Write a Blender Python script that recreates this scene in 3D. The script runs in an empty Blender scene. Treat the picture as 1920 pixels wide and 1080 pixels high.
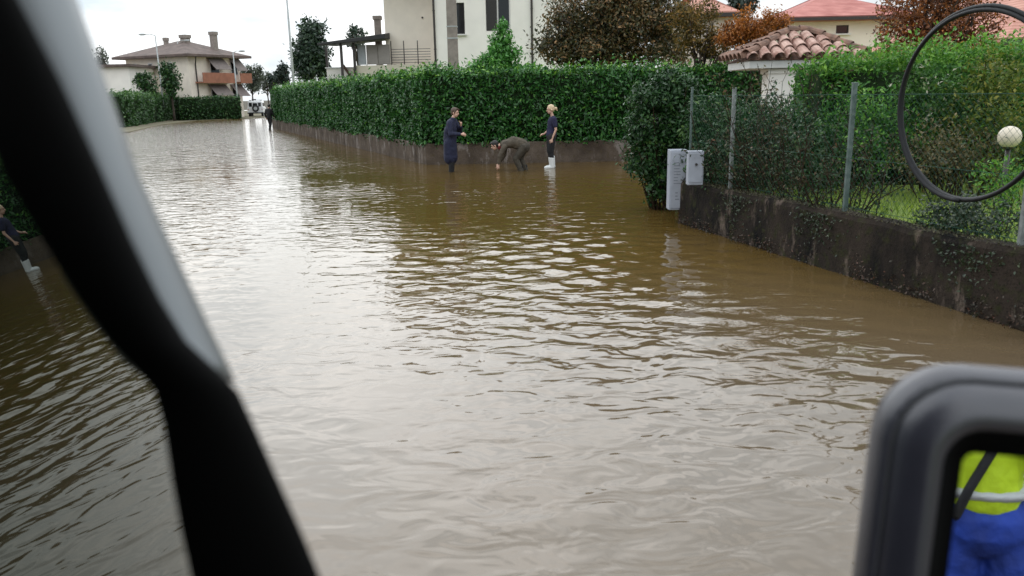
import bpy, bmesh, math, random
import numpy as np
from mathutils import Vector, Matrix, noise as mnoise

sc = bpy.context.scene
C = sc.collection
R = math.radians
rng = np.random.default_rng(7)
random.seed(7)

# ------------------------------------------------------------------ camera
CAM_H = 2.0
FPX = 1500.0                       # focal length in pixels of the 1920 px wide photograph
PITCH, ROLL = R(13.62), R(-1.2)
cd = bpy.data.cameras.new('camera'); cam = bpy.data.objects.new('camera', cd); C.objects.link(cam)
cd.sensor_width = 36.0; cd.lens = FPX/1920*36.0
cd.clip_start = 0.02; cd.clip_end = 3000
cd.dof.use_dof = True; cd.dof.focus_distance = 22.0; cd.dof.aperture_fstop = cd.lens/1000/0.009
cam_rot = Matrix.Rotation(math.pi/2-PITCH, 3, 'X') @ Matrix.Rotation(ROLL, 3, 'Z')
cam.matrix_world = Matrix.Translation((0, 0, CAM_H)) @ cam_rot.to_4x4()
sc.camera = cam

# ------------------------------------------------------------------ sky and sun (bright overcast)
SUN_EL, SUN_ROT = R(24), R(-16)
w = bpy.data.worlds.new('World'); sc.world = w; w.use_nodes = True
nt = w.node_tree; nt.nodes.clear()
def N(t, **k):
    n = nt.nodes.new(t)
    for a, b in k.items(): setattr(n, a, b)
    return n
def LK(a, b): nt.links.new(a, b)
out = N('ShaderNodeOutputWorld'); bg = N('ShaderNodeBackground'); LK(bg.outputs[0], out.inputs[0])
sky = N('ShaderNodeTexSky'); sky.sky_type = 'NISHITA'; sky.sun_disc = False
sky.sun_elevation = SUN_EL; sky.sun_rotation = SUN_ROT; sky.dust_density = 2
tc = N('ShaderNodeTexCoord'); sep = N('ShaderNodeSeparateXYZ'); LK(tc.outputs['Generated'], sep.inputs[0])
# overcast luminance rises from the horizon to the zenith
rmp = N('ShaderNodeMapRange', interpolation_type='SMOOTHSTEP'); LK(sep.outputs['Z'], rmp.inputs[0])
rmp.inputs[1].default_value = 0.02; rmp.inputs[2].default_value = 0.50
rmp.inputs[3].default_value = 7.0; rmp.inputs[4].default_value = 15.5
# the hidden sun brightens the thin cloud round it
vdir = N('ShaderNodeVectorMath', operation='DOT_PRODUCT'); LK(tc.outputs['Generated'], vdir.inputs[0])
vdir.inputs[1].default_value = (math.sin(SUN_ROT)*math.cos(SUN_EL), math.cos(SUN_ROT)*math.cos(SUN_EL), math.sin(SUN_EL))
vmx = N('ShaderNodeMath', operation='MAXIMUM'); LK(vdir.outputs['Value'], vmx.inputs[0]); vmx.inputs[1].default_value = 0
vpw = N('ShaderNodeMath', operation='POWER'); LK(vmx.outputs[0], vpw.inputs[0]); vpw.inputs[1].default_value = 11
vad = N('ShaderNodeMath', operation='MULTIPLY_ADD'); LK(vpw.outputs[0], vad.inputs[0]); vad.inputs[1].default_value = 9.0; LK(rmp.outputs[0], vad.inputs[2])
mp = N('ShaderNodeMapping'); LK(tc.outputs['Generated'], mp.inputs[0]); mp.inputs['Scale'].default_value = (1, 1, 3.2)
nz = N('ShaderNodeTexNoise'); LK(mp.outputs[0], nz.inputs[0]); nz.inputs['Scale'].default_value = 4.2
nz.inputs['Detail'].default_value = 7; nz.inputs['Roughness'].default_value = .52
cr = N('ShaderNodeValToRGB'); LK(nz.outputs['Fac'], cr.inputs[0])
cr.color_ramp.elements[0].position = .36; cr.color_ramp.elements[0].color = (.50, .58, .65, 1)
cr.color_ramp.elements[1].position = .64; cr.color_ramp.elements[1].color = (1.02, 1.03, 1.04, 1)
e = cr.color_ramp.elements.new(.50); e.color = (.77, .82, .86, 1)
mul = N('ShaderNodeVectorMath', operation='SCALE'); LK(cr.outputs[0], mul.inputs[0]); LK(vad.outputs[0], mul.inputs['Scale'])
mix = N('ShaderNodeMix', data_type='RGBA'); mix.inputs['Factor'].default_value = .975
LK(sky.outputs[0], mix.inputs[6]); LK(mul.outputs[0], mix.inputs[7])
LK(mix.outputs[2], bg.inputs['Color']); bg.inputs['Strength'].default_value = .12

sd = bpy.data.lights.new('sun', 'SUN'); sun = bpy.data.objects.new('sun', sd); C.objects.link(sun)
sd.energy = .8; sd.angle = R(100); sd.color = (1, .96, .9)
# Nishita: rotation measured from +Y towards +X
sdir = Vector((math.sin(SUN_ROT)*math.cos(SUN_EL), math.cos(SUN_ROT)*math.cos(SUN_EL), math.sin(SUN_EL)))
sun.rotation_euler = (-sdir).to_track_quat('-Z', 'Y').to_euler(); sun.location = (0, 0, 60)

sc.view_settings.view_transform = 'Standard'; sc.view_settings.look = 'None'
sc.view_settings.exposure = 0.12; sc.view_settings.gamma = 1.0; sc.view_settings.use_curve_mapping = False
sc.render.engine = 'CYCLES'
sc.cycles.use_denoising = True; sc.cycles.max_bounces = 8; sc.cycles.sample_clamp_indirect = 6

# ------------------------------------------------------------------ pixel helpers
def ray(px, py):
    return cam_rot @ Vector(((px-960)/FPX, -(py-540)/FPX, -1.0))
def P(px, py, t): return Vector((0, 0, CAM_H)) + ray(px, py)*t
def G(px, py, z=0.0):
    d = ray(px, py); return Vector((0, 0, CAM_H)) + d*((z-CAM_H)/d.z)
def V(px, py, Y):
    d = ray(px, py); return Vector((0, 0, CAM_H)) + d*(Y/d.y)

# ------------------------------------------------------------------ object helpers
def tag(o, label=None, cat=None, group=None, kind=None):
    if label: o['label'] = label
    if cat: o['category'] = cat
    if group: o['group'] = group
    if kind: o['kind'] = kind
    return o
def thing(name, label, cat, loc=(0, 0, 0), rz=0.0, group=None):
    o = bpy.data.objects.new(name, None); C.objects.link(o); o.empty_display_size = .2
    o.location = loc; o.rotation_euler = (0, 0, rz)
    return tag(o, label, cat, group)
def copy_tree(o, parent=None):
    c = o.copy(); C.objects.link(c)
    if parent is not None: c.parent = parent
    for ch in list(o.children): copy_tree(ch, c)
    return c

class MB:
    """collects vertices and faces, builds ONE mesh object"""
    def __init__(s): s.v = []; s.f = []
    def add(s, vs, fs):
        b = len(s.v); s.v += [tuple(x) for x in vs]; s.f += [tuple(i+b for i in f) for f in fs]; return s
    def box(s, x0, x1, y0, y1, z0, z1):
        return s.add([(x0,y0,z0),(x1,y0,z0),(x1,y1,z0),(x0,y1,z0),(x0,y0,z1),(x1,y0,z1),(x1,y1,z1),(x0,y1,z1)],
                     [(3,2,1,0),(4,5,6,7),(0,1,5,4),(1,2,6,5),(2,3,7,6),(3,0,4,7)])
    def bar(s, p0, p1, w, h, up=(0, 0, 1)):
        """rectangular bar from p0 to p1, w across, h along up"""
        p0 = Vector(p0); p1 = Vector(p1); d = (p1-p0).normalized(); u = Vector(up)
        a = d.cross(u); a = a.normalized() if a.length > 1e-5 else Vector((1, 0, 0)); u = a.cross(d).normalized()
        a *= w/2; u *= h/2
        vs = [p0-a-u, p0+a-u, p0+a+u, p0-a+u, p1-a-u, p1+a-u, p1+a+u, p1-a+u]
        return s.add(vs, [(0,1,2,3),(7,6,5,4),(1,0,4,5),(2,1,5,6),(3,2,6,7),(0,3,7,4)])
    def loft(s, loops, cap=True, closed=True):
        n = len(loops[0]); vs = [p for l in loops for p in l]; fs = []
        for k in range(len(loops)-1):
            for i in range(n if closed else n-1):
                j = (i+1) % n
                fs.append((k*n+i, k*n+j, (k+1)*n+j, (k+1)*n+i))
        if cap: fs.append(tuple(range(n-1, -1, -1))); fs.append(tuple((len(loops)-1)*n+i for i in range(n)))
        return s.add(vs, fs)
    def tube(s, pts, rad, n=8, cap=True):
        pts = [Vector(p) for p in pts]
        if not hasattr(rad, '__len__'): rad = [rad]*len(pts)
        t0 = (pts[1]-pts[0]).normalized()
        a = t0.orthogonal().normalized(); loops = []
        for k, p in enumerate(pts):
            t = (pts[min(k+1, len(pts)-1)]-pts[max(k-1, 0)]).normalized()
            a = (a - t*a.dot(t)).normalized(); b = t.cross(a)
            loops.append([p+(a*math.cos(2*math.pi*i/n)+b*math.sin(2*math.pi*i/n))*rad[k] for i in range(n)])
        return s.loft(loops, cap)
    def capsule(s, p0, p1, r0, r1=None, n=12):
        r1 = r0 if r1 is None else r1; p0 = Vector(p0); p1 = Vector(p1)
        if (p1-p0).length < 1e-5: p1 = p0+Vector((0, 0, 1e-4))
        d = (p1-p0).normalized(); pts = []; rr = []
        for k in range(5):
            a = math.pi/2*(1-k/4); pts.append(p0-d*r0*math.sin(a)); rr.append(max(r0*math.cos(a), 1e-4))
        for k in range(5):
            a = math.pi/2*k/4; pts.append(p1+d*r1*math.sin(a)); rr.append(max(r1*math.cos(a), 1e-4))
        return s.tube(pts, rr, n)
    def ell(s, c, r, rot=None, nu=16, nv=10):
        c = Vector(c); r = r if hasattr(r, '__len__') else (r, r, r); vs = []; fs = []
        for j in range(nv+1):
            th = math.pi*j/nv
            for i in range(nu):
                ph = 2*math.pi*i/nu
                p = Vector((r[0]*math.sin(th)*math.cos(ph), r[1]*math.sin(th)*math.sin(ph), r[2]*math.cos(th)))
                if rot: p = rot @ p
                vs.append(c+p)
        for j in range(nv):
            for i in range(nu):
                fs.append((j*nu+i, (j+1)*nu+i, (j+1)*nu+(i+1) % nu, j*nu+(i+1) % nu))
        return s.add(vs, fs)
    def prism(s, xy, z0, z1):
        n = len(xy); vs = [(p[0], p[1], z0) for p in xy]+[(p[0], p[1], z1) for p in xy]
        fs = [tuple(range(n-1, -1, -1)), tuple(range(n, 2*n))]+[(i, (i+1) % n, n+(i+1) % n, n+i) for i in range(n)]
        return s.add(vs, fs)
    def build(s, name, mat, parent=None, smooth=False, bevel=0, world=True, subs=0):
        me = bpy.data.meshes.new(name); me.from_pydata(s.v, [], s.f)
        bm = bmesh.new(); bm.from_mesh(me)
        bmesh.ops.remove_doubles(bm, verts=bm.verts, dist=1e-6)
        bmesh.ops.recalc_face_normals(bm, faces=bm.faces)
        bm.to_mesh(me); bm.free(); me.update()
        if smooth: me.polygons.foreach_set('use_smooth', [True]*len(me.polygons))
        for m in (mat if isinstance(mat, (list, tuple)) else [mat]):
            if m: me.materials.append(m)
        o = bpy.data.objects.new(name, me); C.objects.link(o)
        if parent is not None:
            o.parent = parent
            if world:                       # geometry was given in world coordinates
                q = parent; off = Vector((0, 0, 0))
                while q is not None: off += q.location; q = q.parent
                o.location = -off
        if bevel:
            m = o.modifiers.new('bevel', 'BEVEL'); m.width = bevel; m.segments = 2; m.limit_method = 'ANGLE'; m.angle_limit = R(40)
        if subs:
            m = o.modifiers.new('subsurf', 'SUBSURF'); m.levels = subs; m.render_levels = subs
        return o

# ------------------------------------------------------------------ materials
def mat(name, col, rough=.6, var=0.0, scale=6.0, metal=0.0, spec=.5, bump=0.0, bscale=None, col2=None, coat=0.0, stretch=None, detail=5):
    m = bpy.data.materials.new(name); m.use_nodes = True; t = m.node_tree; b = t.nodes['Principled BSDF']
    b.inputs['Base Color'].default_value = (*col, 1); b.inputs['Roughness'].default_value = rough
    b.inputs['Metallic'].default_value = metal; b.inputs['Specular IOR Level'].default_value = spec
    b.inputs['Coat Weight'].default_value = coat
    tcn = t.nodes.new('ShaderNodeTexCoord'); mpn = t.nodes.new('ShaderNodeMapping'); t.links.new(tcn.outputs['Object'], mpn.inputs[0])
    if stretch: mpn.inputs['Scale'].default_value = stretch
    if var or col2:
        nz = t.nodes.new('ShaderNodeTexNoise'); nz.inputs['Scale'].default_value = scale; nz.inputs['Detail'].default_value = detail
        t.links.new(mpn.outputs[0], nz.inputs[0])
        r = t.nodes.new('ShaderNodeValToRGB'); t.links.new(nz.outputs['Fac'], r.inputs[0])
        r.color_ramp.elements[0].position = .32; r.color_ramp.elements[1].position = .68
        c2 = col2 or tuple(min(1, c*(1+var)) for c in col); c1 = col if col2 else tuple(c*(1-var) for c in col)
        r.color_ramp.elements[0].color = (*c1, 1); r.color_ramp.elements[1].color = (*c2, 1)
        t.links.new(r.outputs[0], b.inputs['Base Color'])
    if bump:
        nb = t.nodes.new('ShaderNodeTexNoise'); nb.inputs['Scale'].default_value = bscale or scale*4; nb.inputs['Detail'].default_value = 6
        t.links.new(mpn.outputs[0], nb.inputs[0])
        bp = t.nodes.new('ShaderNodeBump'); bp.inputs['Strength'].default_value = bump; bp.inputs['Distance'].default_value = .02
        t.links.new(nb.outputs['Fac'], bp.inputs['Height']); t.links.new(bp.outputs[0], b.inputs['Normal'])
    return m

def leaf_mat(name, stops, rough=.38, trans=.22, spec=.5):
    """leaf colour chosen per leaf from the kind's own range of colours"""
    m = bpy.data.materials.new(name); m.use_nodes = True; t = m.node_tree; b = t.nodes['Principled BSDF']
    at = t.nodes.new('ShaderNodeAttribute'); at.attribute_name = 'tint'
    r = t.nodes.new('ShaderNodeValToRGB'); t.links.new(at.outputs['Fac'], r.inputs[0])
    els = r.color_ramp.elements
    els[0].position = stops[0][0]; els[0].color = (*stops[0][1], 1)
    els[1].position = stops[-1][0]; els[1].color = (*stops[-1][1], 1)
    for p, c in stops[1:-1]: e = els.new(p); e.color = (*c, 1)
    t.links.new(r.outputs[0], b.inputs['Base Color']); b.inputs['Roughness'].default_value = rough
    b.inputs['Specular IOR Level'].default_value = spec
    tr = t.nodes.new('ShaderNodeBsdfTranslucent'); t.links.new(r.outputs[0], tr.inputs[0])
    mx = t.nodes.new('ShaderNodeMixShader'); mx.inputs[0].default_value = trans
    t.links.new(b.outputs[0], mx.inputs[1]); t.links.new(tr.outputs[0], mx.inputs[2])
    t.links.new(mx.outputs[0], t.nodes['Material Output'].inputs[0])
    return m

def stain_wall(name, base, dark, moss, streak=True, light=None, lo=.35, hi=.6):
    """old rendered concrete with vertical run-off stains and mossy patches"""
    m = bpy.data.materials.new(name); m.use_nodes = True; t = m.node_tree; b = t.nodes['Principled BSDF']; n = t.nodes.new; l = t.links.new
    tcn = n('ShaderNodeTexCoord')
    def noise(scale, sx, sy, sz, det=6, ro=.6):
        mp = n('ShaderNodeMapping'); mp.inputs['Scale'].default_value = (sx, sy, sz); l(tcn.outputs['Object'], mp.inputs[0])
        z = n('ShaderNodeTexNoise'); z.inputs['Scale'].default_value = scale; z.inputs['Detail'].default_value = det; z.inputs['Roughness'].default_value = ro
        l(mp.outputs[0], z.inputs[0]); return z.outputs['Fac']
    def ramp(f, a, c):
        r = n('ShaderNodeValToRGB'); r.color_ramp.elements[0].position = a; r.color_ramp.elements[1].position = c; l(f, r.inputs[0]); return r.outputs[0]
    def mixc(f, a, c):
        x = n('ShaderNodeMix'); x.data_type = 'RGBA'; l(f, x.inputs[0])
        for k, q in ((6, a), (7, c)):
            if isinstance(q, tuple): x.inputs[k].default_value = (*q, 1)
            else: l(q, x.inputs[k])
        return x.outputs[2]
    c = mixc(ramp(noise(1.9, 1, 1, .55 if streak else 1), lo, hi), dark, base)
    if light: c = mixc(ramp(noise(2.4, 1.0, 1.0, .38, 7, .7), .54, .62), c, light)
    c = mixc(ramp(noise(9, 1, 1, 1), .52, .72), c, moss)
    c = mixc(ramp(noise(45, 1, 1, 1, 3), .55, .75), c, tuple(x*.5 for x in dark))
    l(c, b.inputs['Base Color']); b.inputs['Roughness'].default_value = .9; b.inputs['Specular IOR Level'].default_value = .15
    bp = n('ShaderNodeBump'); bp.inputs['Strength'].default_value = .6; bp.inputs['Distance'].default_value = .02
    l(noise(28, 1, 1, 1), bp.inputs['Height']); l(bp.outputs[0], b.inputs['Normal'])
    return m

M = {}
M['cream'] = mat('cream_render', (.82, .74, .64), .9, .05, 1.5, bump=.15, bscale=60)
M['white_render'] = mat('white_render', (.88, .84, .78), .9, .04, 1.2, bump=.12, bscale=60)
M['white_paint'] = mat('white_paint', (.72, .72, .70), .6, .05, 3)
M['grey_plastic'] = mat('grey_white_plastic', (.36, .385, .44), .45, .10, 5)
M['dark_glass'] = mat('window_glass', (.012, .014, .016), .08, spec=.6)
M['dark_frame'] = mat('dark_frame', (.03, .027, .025), .5)
M['white_frame'] = mat('white_frame', (.7, .68, .66), .45)
M['dark_metal'] = mat('dark_metal', (.035, .028, .025), .45, .2, 8)
M['galv'] = mat('galvanised_post', (.20, .22, .215), .6, .35, 14, metal=.3, bump=.1)
M['green_post'] = mat('weathered_green_post', (.05, .085, .075), .6, .4, 12, col2=(.13, .17, .16))
M['wire'] = mat('fence_wire', (.018, .060, .042), .7, spec=.2)
M['lamp_pole'] = mat('lamp_pole', (.40, .42, .42), .5, .12, 3)
M['concrete_pole'] = mat('concrete_pole', (.25, .215, .19), .85, .18, 5, bump=.2)
M['terrace'] = mat('terrace_render', (.60, .55, .44), .9, .08, 2)
M['screen'] = mat('screen_panel', (.30, .27, .25), .7, .08, 3)
M['screen_pale'] = mat('screen_panel_pale', (.36, .38, .40), .6, .08, 3)
M['black_roof'] = mat('black_roofing', (.025, .025, .025), .7, .2, 3)
M['timber'] = mat('brown_timber', (.10, .06, .04), .8, .3, 8)
M['bark'] = mat('bark', (.06, .045, .035), .9, .35, 10, bump=.5)
M['twig'] = mat('twig', (.035, .022, .014), .9, .4, 12, spec=.1)
M['soil'] = mat('soil', (.05, .04, .02), .95, .4, 3, bump=.4)
M['grass_ground'] = mat('lawn_ground', (.10, .16, .025), .95, .4, 2.5, col2=(.20, .26, .04), bump=.4)
M['verge'] = mat('verge_ground', (.10, .10, .05), .95, .4, 1.2, col2=(.16, .13, .08), bump=.4)
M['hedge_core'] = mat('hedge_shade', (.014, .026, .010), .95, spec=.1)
M['tyre'] = mat('tyre_rubber', (.015, .015, .016), .75)
M['van_white'] = mat('vehicle_white', (.72, .73, .74), .3, coat=.3)
M['black_plastic'] = mat('black_plastic', (.012, .012, .013), .5)
M['red_lamp'] = mat('red_lamp_lens', (.35, .02, .02), .3)
M['hose'] = mat('black_hose', (.006, .0065, .008), .5, .3, 20, spec=.3)
M['globe'] = mat('opal_globe', (.66, .58, .46), .35, .06, 8)
M['skin'] = mat('skin', (.58, .36, .27), .55, .06, 20)
M['navy'] = mat('navy_cloth', (.009, .012, .038), .8, .25, 12, bump=.3)
M['navy_shirt'] = mat('navy_cotton', (.016, .016, .050), .85, .25, 14, bump=.3)
M['black_cloth'] = mat('black_cloth', (.010, .010, .012), .85, .2, 12, bump=.2)
M['olive'] = mat('olive_cloth', (.075, .06, .042), .85, .3, 10, bump=.3)
M['olive_dark'] = mat('brown_cloth', (.05, .042, .030), .85, .3, 10, bump=.3)
M['red_cloth'] = mat('red_cloth', (.13, .015, .015), .85)
M['white_rubber'] = mat('white_rubber', (.72, .74, .74), .35, .05, 9)
M['hair_brown'] = mat('brown_hair', (.075, .042, .026), .55, .35, 40, stretch=(1, 1, .2))
M['hair_blond'] = mat('blond_hair', (.62, .47, .30), .5, .25, 40, stretch=(1, 1, .2))
M['hair_black'] = mat('black_hair', (.012, .010, .009), .5, .2, 40)
M['eye'] = mat('dark_eye', (.02, .015, .012), .2)
M['lip'] = mat('lip', (.36, .14, .12), .5)
M['hivis'] = mat('high_visibility_cloth', (.50, .68, .015), .7, .12, 7, bump=.3)
M['reflective'] = mat('silver_tape', (.45, .46, .47), .35)
M['blue_cloth'] = mat('blue_cloth', (.008, .035, .26), .75, .35, 6, bump=.4)
M['trim_grey'] = mat('satin_grey_trim', (.21, .225, .235), .45, .08, 3, metal=.5)
M['pillar_black'] = mat('black_pillar_trim', (.003, .003, .003), .9, spec=.08)
M['mirror_shell'] = mat('graphite_mirror_shell', (.034, .034, .046), .32, .06, 40, spec=.9, bump=.05, bscale=300)
M['mirror'] = mat('mirror_silver', (.82, .86, .88), .01, metal=1.0)
M['stain'] = stain_wall('stained_garden_wall', (.036, .027, .021), (.005, .005, .005), (.030, .032, .012), light=(.13, .10, .08))
M['block'] = stain_wall('hedge_wall_concrete', (.135, .105, .082), (.05, .037, .028), (.08, .06, .034), streak=False, light=(.22, .19, .17), lo=.3, hi=.7)
M['label_ink'] = mat('grey_print', (.20, .21, .24), .7)

def side_glass():
    m = mat('tinted_side_glass', (.003, .004, .0035), .0, spec=.5)
    b = m.node_tree.nodes['Principled BSDF']; b.inputs['IOR'].default_value = 1.9
    b.inputs['Specular Tint'].default_value = (.78, 1.0, .88, 1)
    return m
M['side_glass'] = side_glass()

def tile_mat(name, c0, c1, scale=3.0):
    """rows of roof tiles, weathered"""
    m = bpy.data.materials.new(name); m.use_nodes = True; t = m.node_tree; b = t.nodes['Principled BSDF']; n = t.nodes.new; l = t.links.new
    tcn = n('ShaderNodeTexCoord'); nz = n('ShaderNodeTexNoise'); nz.inputs['Scale'].default_value = 1.3; nz.inputs['Detail'].default_value = 8
    l(tcn.outputs['Object'], nz.inputs[0]); r = n('ShaderNodeValToRGB'); l(nz.outputs['Fac'], r.inputs[0])
    r.color_ramp.elements[0].position = .35; r.color_ramp.elements[0].color = (*c0, 1)
    r.color_ramp.elements[1].position = .65; r.color_ramp.elements[1].color = (*c1, 1)
    l(r.outputs[0], b.inputs['Base Color']); b.inputs['Roughness'].default_value = .85
    wv = n('ShaderNodeTexWave'); wv.bands_direction = 'Z'; wv.inputs['Scale'].default_value = scale; l(tcn.outputs['Object'], wv.inputs[0])
    bp = n('ShaderNodeBump'); bp.inputs['Strength'].default_value = .5; bp.inputs['Distance'].default_value = .05
    l(wv.outputs['Fac'], bp.inputs['Height']); l(bp.outputs[0], b.inputs['Normal'])
    return m
M['tile_brown'] = tile_mat('brown_roof_tile', (.10, .075, .065), (.17, .125, .11))
M['tile_red'] = tile_mat('red_roof_tile', (.36, .12, .10), (.50, .20, .17))
M['tile_salmon'] = tile_mat('salmon_roof_tile', (.44, .20, .15), (.54, .27, .21))
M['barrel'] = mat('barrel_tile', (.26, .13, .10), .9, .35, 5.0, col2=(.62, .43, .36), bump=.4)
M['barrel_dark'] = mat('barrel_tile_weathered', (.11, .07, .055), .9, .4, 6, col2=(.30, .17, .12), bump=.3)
M['terracotta'] = mat('terracotta_panel', (.30, .125, .075), .8, .15, 2)
M['awning'] = mat('striped_awning', (.18, .15, .14), .85, .15, 3)
L = {}
L['laurel'] = leaf_mat('laurel_leaf', [(0, (0.0104, 0.0452, 0.0104)), (.45, (0.0278, 0.1079, 0.0226)), (.8, (0.0626, 0.1914, 0.0330)), (1, (0.1740, 0.3654, 0.0434))], .30, .15, .36)
L['laurel_new'] = leaf_mat('laurel_new_leaf', [(0, (0.0438, 0.1625, 0.0312)), (.6, (0.1000, 0.3000, 0.0500)), (1, (0.1750, 0.4125, 0.0875))], .35, .3)
L['bush'] = leaf_mat('dark_bush_leaf', [(0, (0.0109, 0.0365, 0.0128)), (.7, (0.0328, 0.0948, 0.0236)), (1, (0.1003, 0.1823, 0.0456))], .34, .15, .3)
L['garden'] = leaf_mat('garden_hedge_leaf', [(0, (0.0209, 0.0822, 0.0209)), (.55, (0.0747, 0.2242, 0.0329)), (1, (0.2093, 0.4036, 0.0523))], .45, .35, .3)
L['left'] = leaf_mat('roadside_hedge_leaf', [(0, (0.0208, 0.0624, 0.0182)), (.6, (0.0455, 0.1235, 0.0286)), (1, (0.1040, 0.2080, 0.0390))], .45, .25)
L['rust'] = leaf_mat('rusty_brown_leaf', [(0, (0.0207, 0.0253, 0.0115)), (.4, (0.0690, 0.0713, 0.0230)), (.7, (0.1725, 0.1035, 0.0345)), (1, (0.3910, 0.2185, 0.0920))], .5, .3)
L['orange'] = leaf_mat('orange_leaf', [(0, (0.1150, 0.0517, 0.0092)), (.5, (0.3450, 0.1150, 0.0161)), (1, (0.5060, 0.1955, 0.0287))], .55, .35)
L['amber'] = leaf_mat('amber_leaf', [(0, (.04, .04, .012)), (.5, (.15, .11, .028)), (1, (.36, .20, .05))], .5, .35, .3)
L['darkred'] = leaf_mat('dark_red_leaf', [(0, (0.0450, 0.0210, 0.0120)), (.45, (0.1950, 0.0660, 0.0180)), (1, (0.4800, 0.1650, 0.0300))], .5, .3)
L['magnolia'] = leaf_mat('evergreen_tree_leaf', [(0, (0.0125, 0.0275, 0.0200)), (.6, (0.0312, 0.0625, 0.0350)), (1, (0.0750, 0.1250, 0.0688))], .45, .2)
L['far'] = leaf_mat('hazed_tree_leaf', [(0, (.05, .065, .05)), (1, (.13, .15, .10))], .6, .2)  # distance haze is painted into these pale greyed leaf colours
L['conifer'] = leaf_mat('conifer_needle', [(0, (.008, .020, .014)), (1, (.03, .055, .035))], .5, .1)
L['creeper'] = leaf_mat('creeper_leaf', [(0, (0.0202, 0.0236, 0.0169)), (.5, (0.0236, 0.0574, 0.0202)), (.8, (0.0675, 0.0574, 0.0270)), (1, (0.1519, 0.0709, 0.0405))], .5, .2, .2)
L['olive'] = leaf_mat('olive_twig_leaf', [(0, (0.0390, 0.0338, 0.0156)), (.5, (0.1105, 0.0975, 0.0312)), (1, (0.2210, 0.1560, 0.0650))], .5, .3)
L['yellow'] = leaf_mat('yellowing_leaf', [(0, (.03, .06, .012)), (.5, (.10, .15, .02)), (1, (.28, .26, .05))], .5, .35, .25)
L['rose'] = leaf_mat('rose_leaf', [(0, (.014, .05, .012)), (.6, (.045, .13, .02)), (.93, (.11, .21, .04)), (.96, (.6, .55, .42)), (1, (.65, .6, .5))], .5, .3, .25)
L['grass'] = leaf_mat('grass_blade', [(0, (.10, .18, .02)), (.6, (.22, .32, .03)), (1, (.36, .42, .06))], .5, .3)
L['weed'] = leaf_mat('wall_weed_leaf', [(0, (.018, .022, .010)), (.5, (.05, .032, .018)), (1, (.13, .05, .03))], .5, .2)
L['ivy'] = leaf_mat('ivy_leaf', [(0, (.010, .020, .010)), (.7, (.03, .055, .02)), (1, (.09, .11, .05))], .38, .15)
L['moss'] = leaf_mat('coping_moss', [(0, (.025, .03, .012)), (.6, (.07, .065, .03)), (1, (.14, .12, .07))], .8, .1)

# ------------------------------------------------------------------ leaf meshes
def unit(a): return a/np.maximum(np.linalg.norm(a, axis=1, keepdims=True), 1e-9)
def leaf_geo(pos, nrm, length, ratio=.42, flop=.8, droop=.2, r=None):
    r = r or rng; n = len(pos)
    rnd = r.normal(size=(n, 3))
    ax = unit(rnd*flop + nrm*.45 + np.array([0, 0, -droop]))
    nn = unit(nrm*.7 + np.array([0, 0, .5]) + r.normal(size=(n, 3))*.55)
    sd = unit(np.cross(nn, ax)); nn = np.cross(ax, sd)
    Ls = (length*r.uniform(.6, 1.25, n))[:, None]
    b = pos - ax*Ls*.5; tip = pos + ax*Ls*.5 - nn*Ls*.06
    mid = pos - ax*Ls*.05 + nn*Ls*.05; wd = sd*Ls*ratio*.5
    V4 = np.stack([b, mid+wd, tip, mid-wd], 1).reshape(-1, 3)
    F4 = np.arange(4*n).reshape(-1, 4)
    return V4, F4
def quads_obj(name, Vs, Fs, mats, tint, parent=None, midx=None):
    me = bpy.data.meshes.new(name); nv, nf = len(Vs), len(Fs)
    me.vertices.add(nv); me.vertices.foreach_set('co', np.ascontiguousarray(Vs, dtype=np.float32).ravel())
    me.loops.add(nf*4); me.loops.foreach_set('vertex_index', np.ascontiguousarray(Fs, dtype=np.int32).ravel())
    me.polygons.add(nf); me.polygons.foreach_set('loop_start', np.arange(0, nf*4, 4, dtype=np.int32))
    me.polygons.foreach_set('loop_total', np.full(nf, 4, dtype=np.int32))
    for m in mats: me.materials.append(m)
    if midx is not None: me.polygons.foreach_set('material_index', midx.astype(np.int32))
    me.update(calc_edges=True); me.validate()
    a = me.attributes.new('tint', 'FLOAT', 'FACE'); a.data.foreach_set('value', np.ascontiguousarray(tint, dtype=np.float32))
    o = bpy.data.objects.new(name, me); C.objects.link(o)
    if parent is not None:
        o.parent = parent; o.location = -parent.location
    return o
def wob(u, z, s=1.0):
    return s*(.5*np.sin(1.3*u+.7)+.35*np.sin(2.9*u+1.9*z+2)+.3*np.sin(5.3*u-2.3*z)+.25*np.sin(2.1*z+.4*u)+.2*np.sin(9.1*u+7*z))
def lumps(p, s, amp):
    """slow 3-D bumps"""
    a = p*s
    return amp*(np.sin(a[:,0]+1.3*np.sin(a[:,1]))*np.sin(a[:,1]*1.1+.5+np.sin(a[:,2]*1.7))+.6*np.sin(2.3*a[:,2]+1.1*a[:,0]+.3)*np.sin(2.1*a[:,1]+.8))

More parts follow.
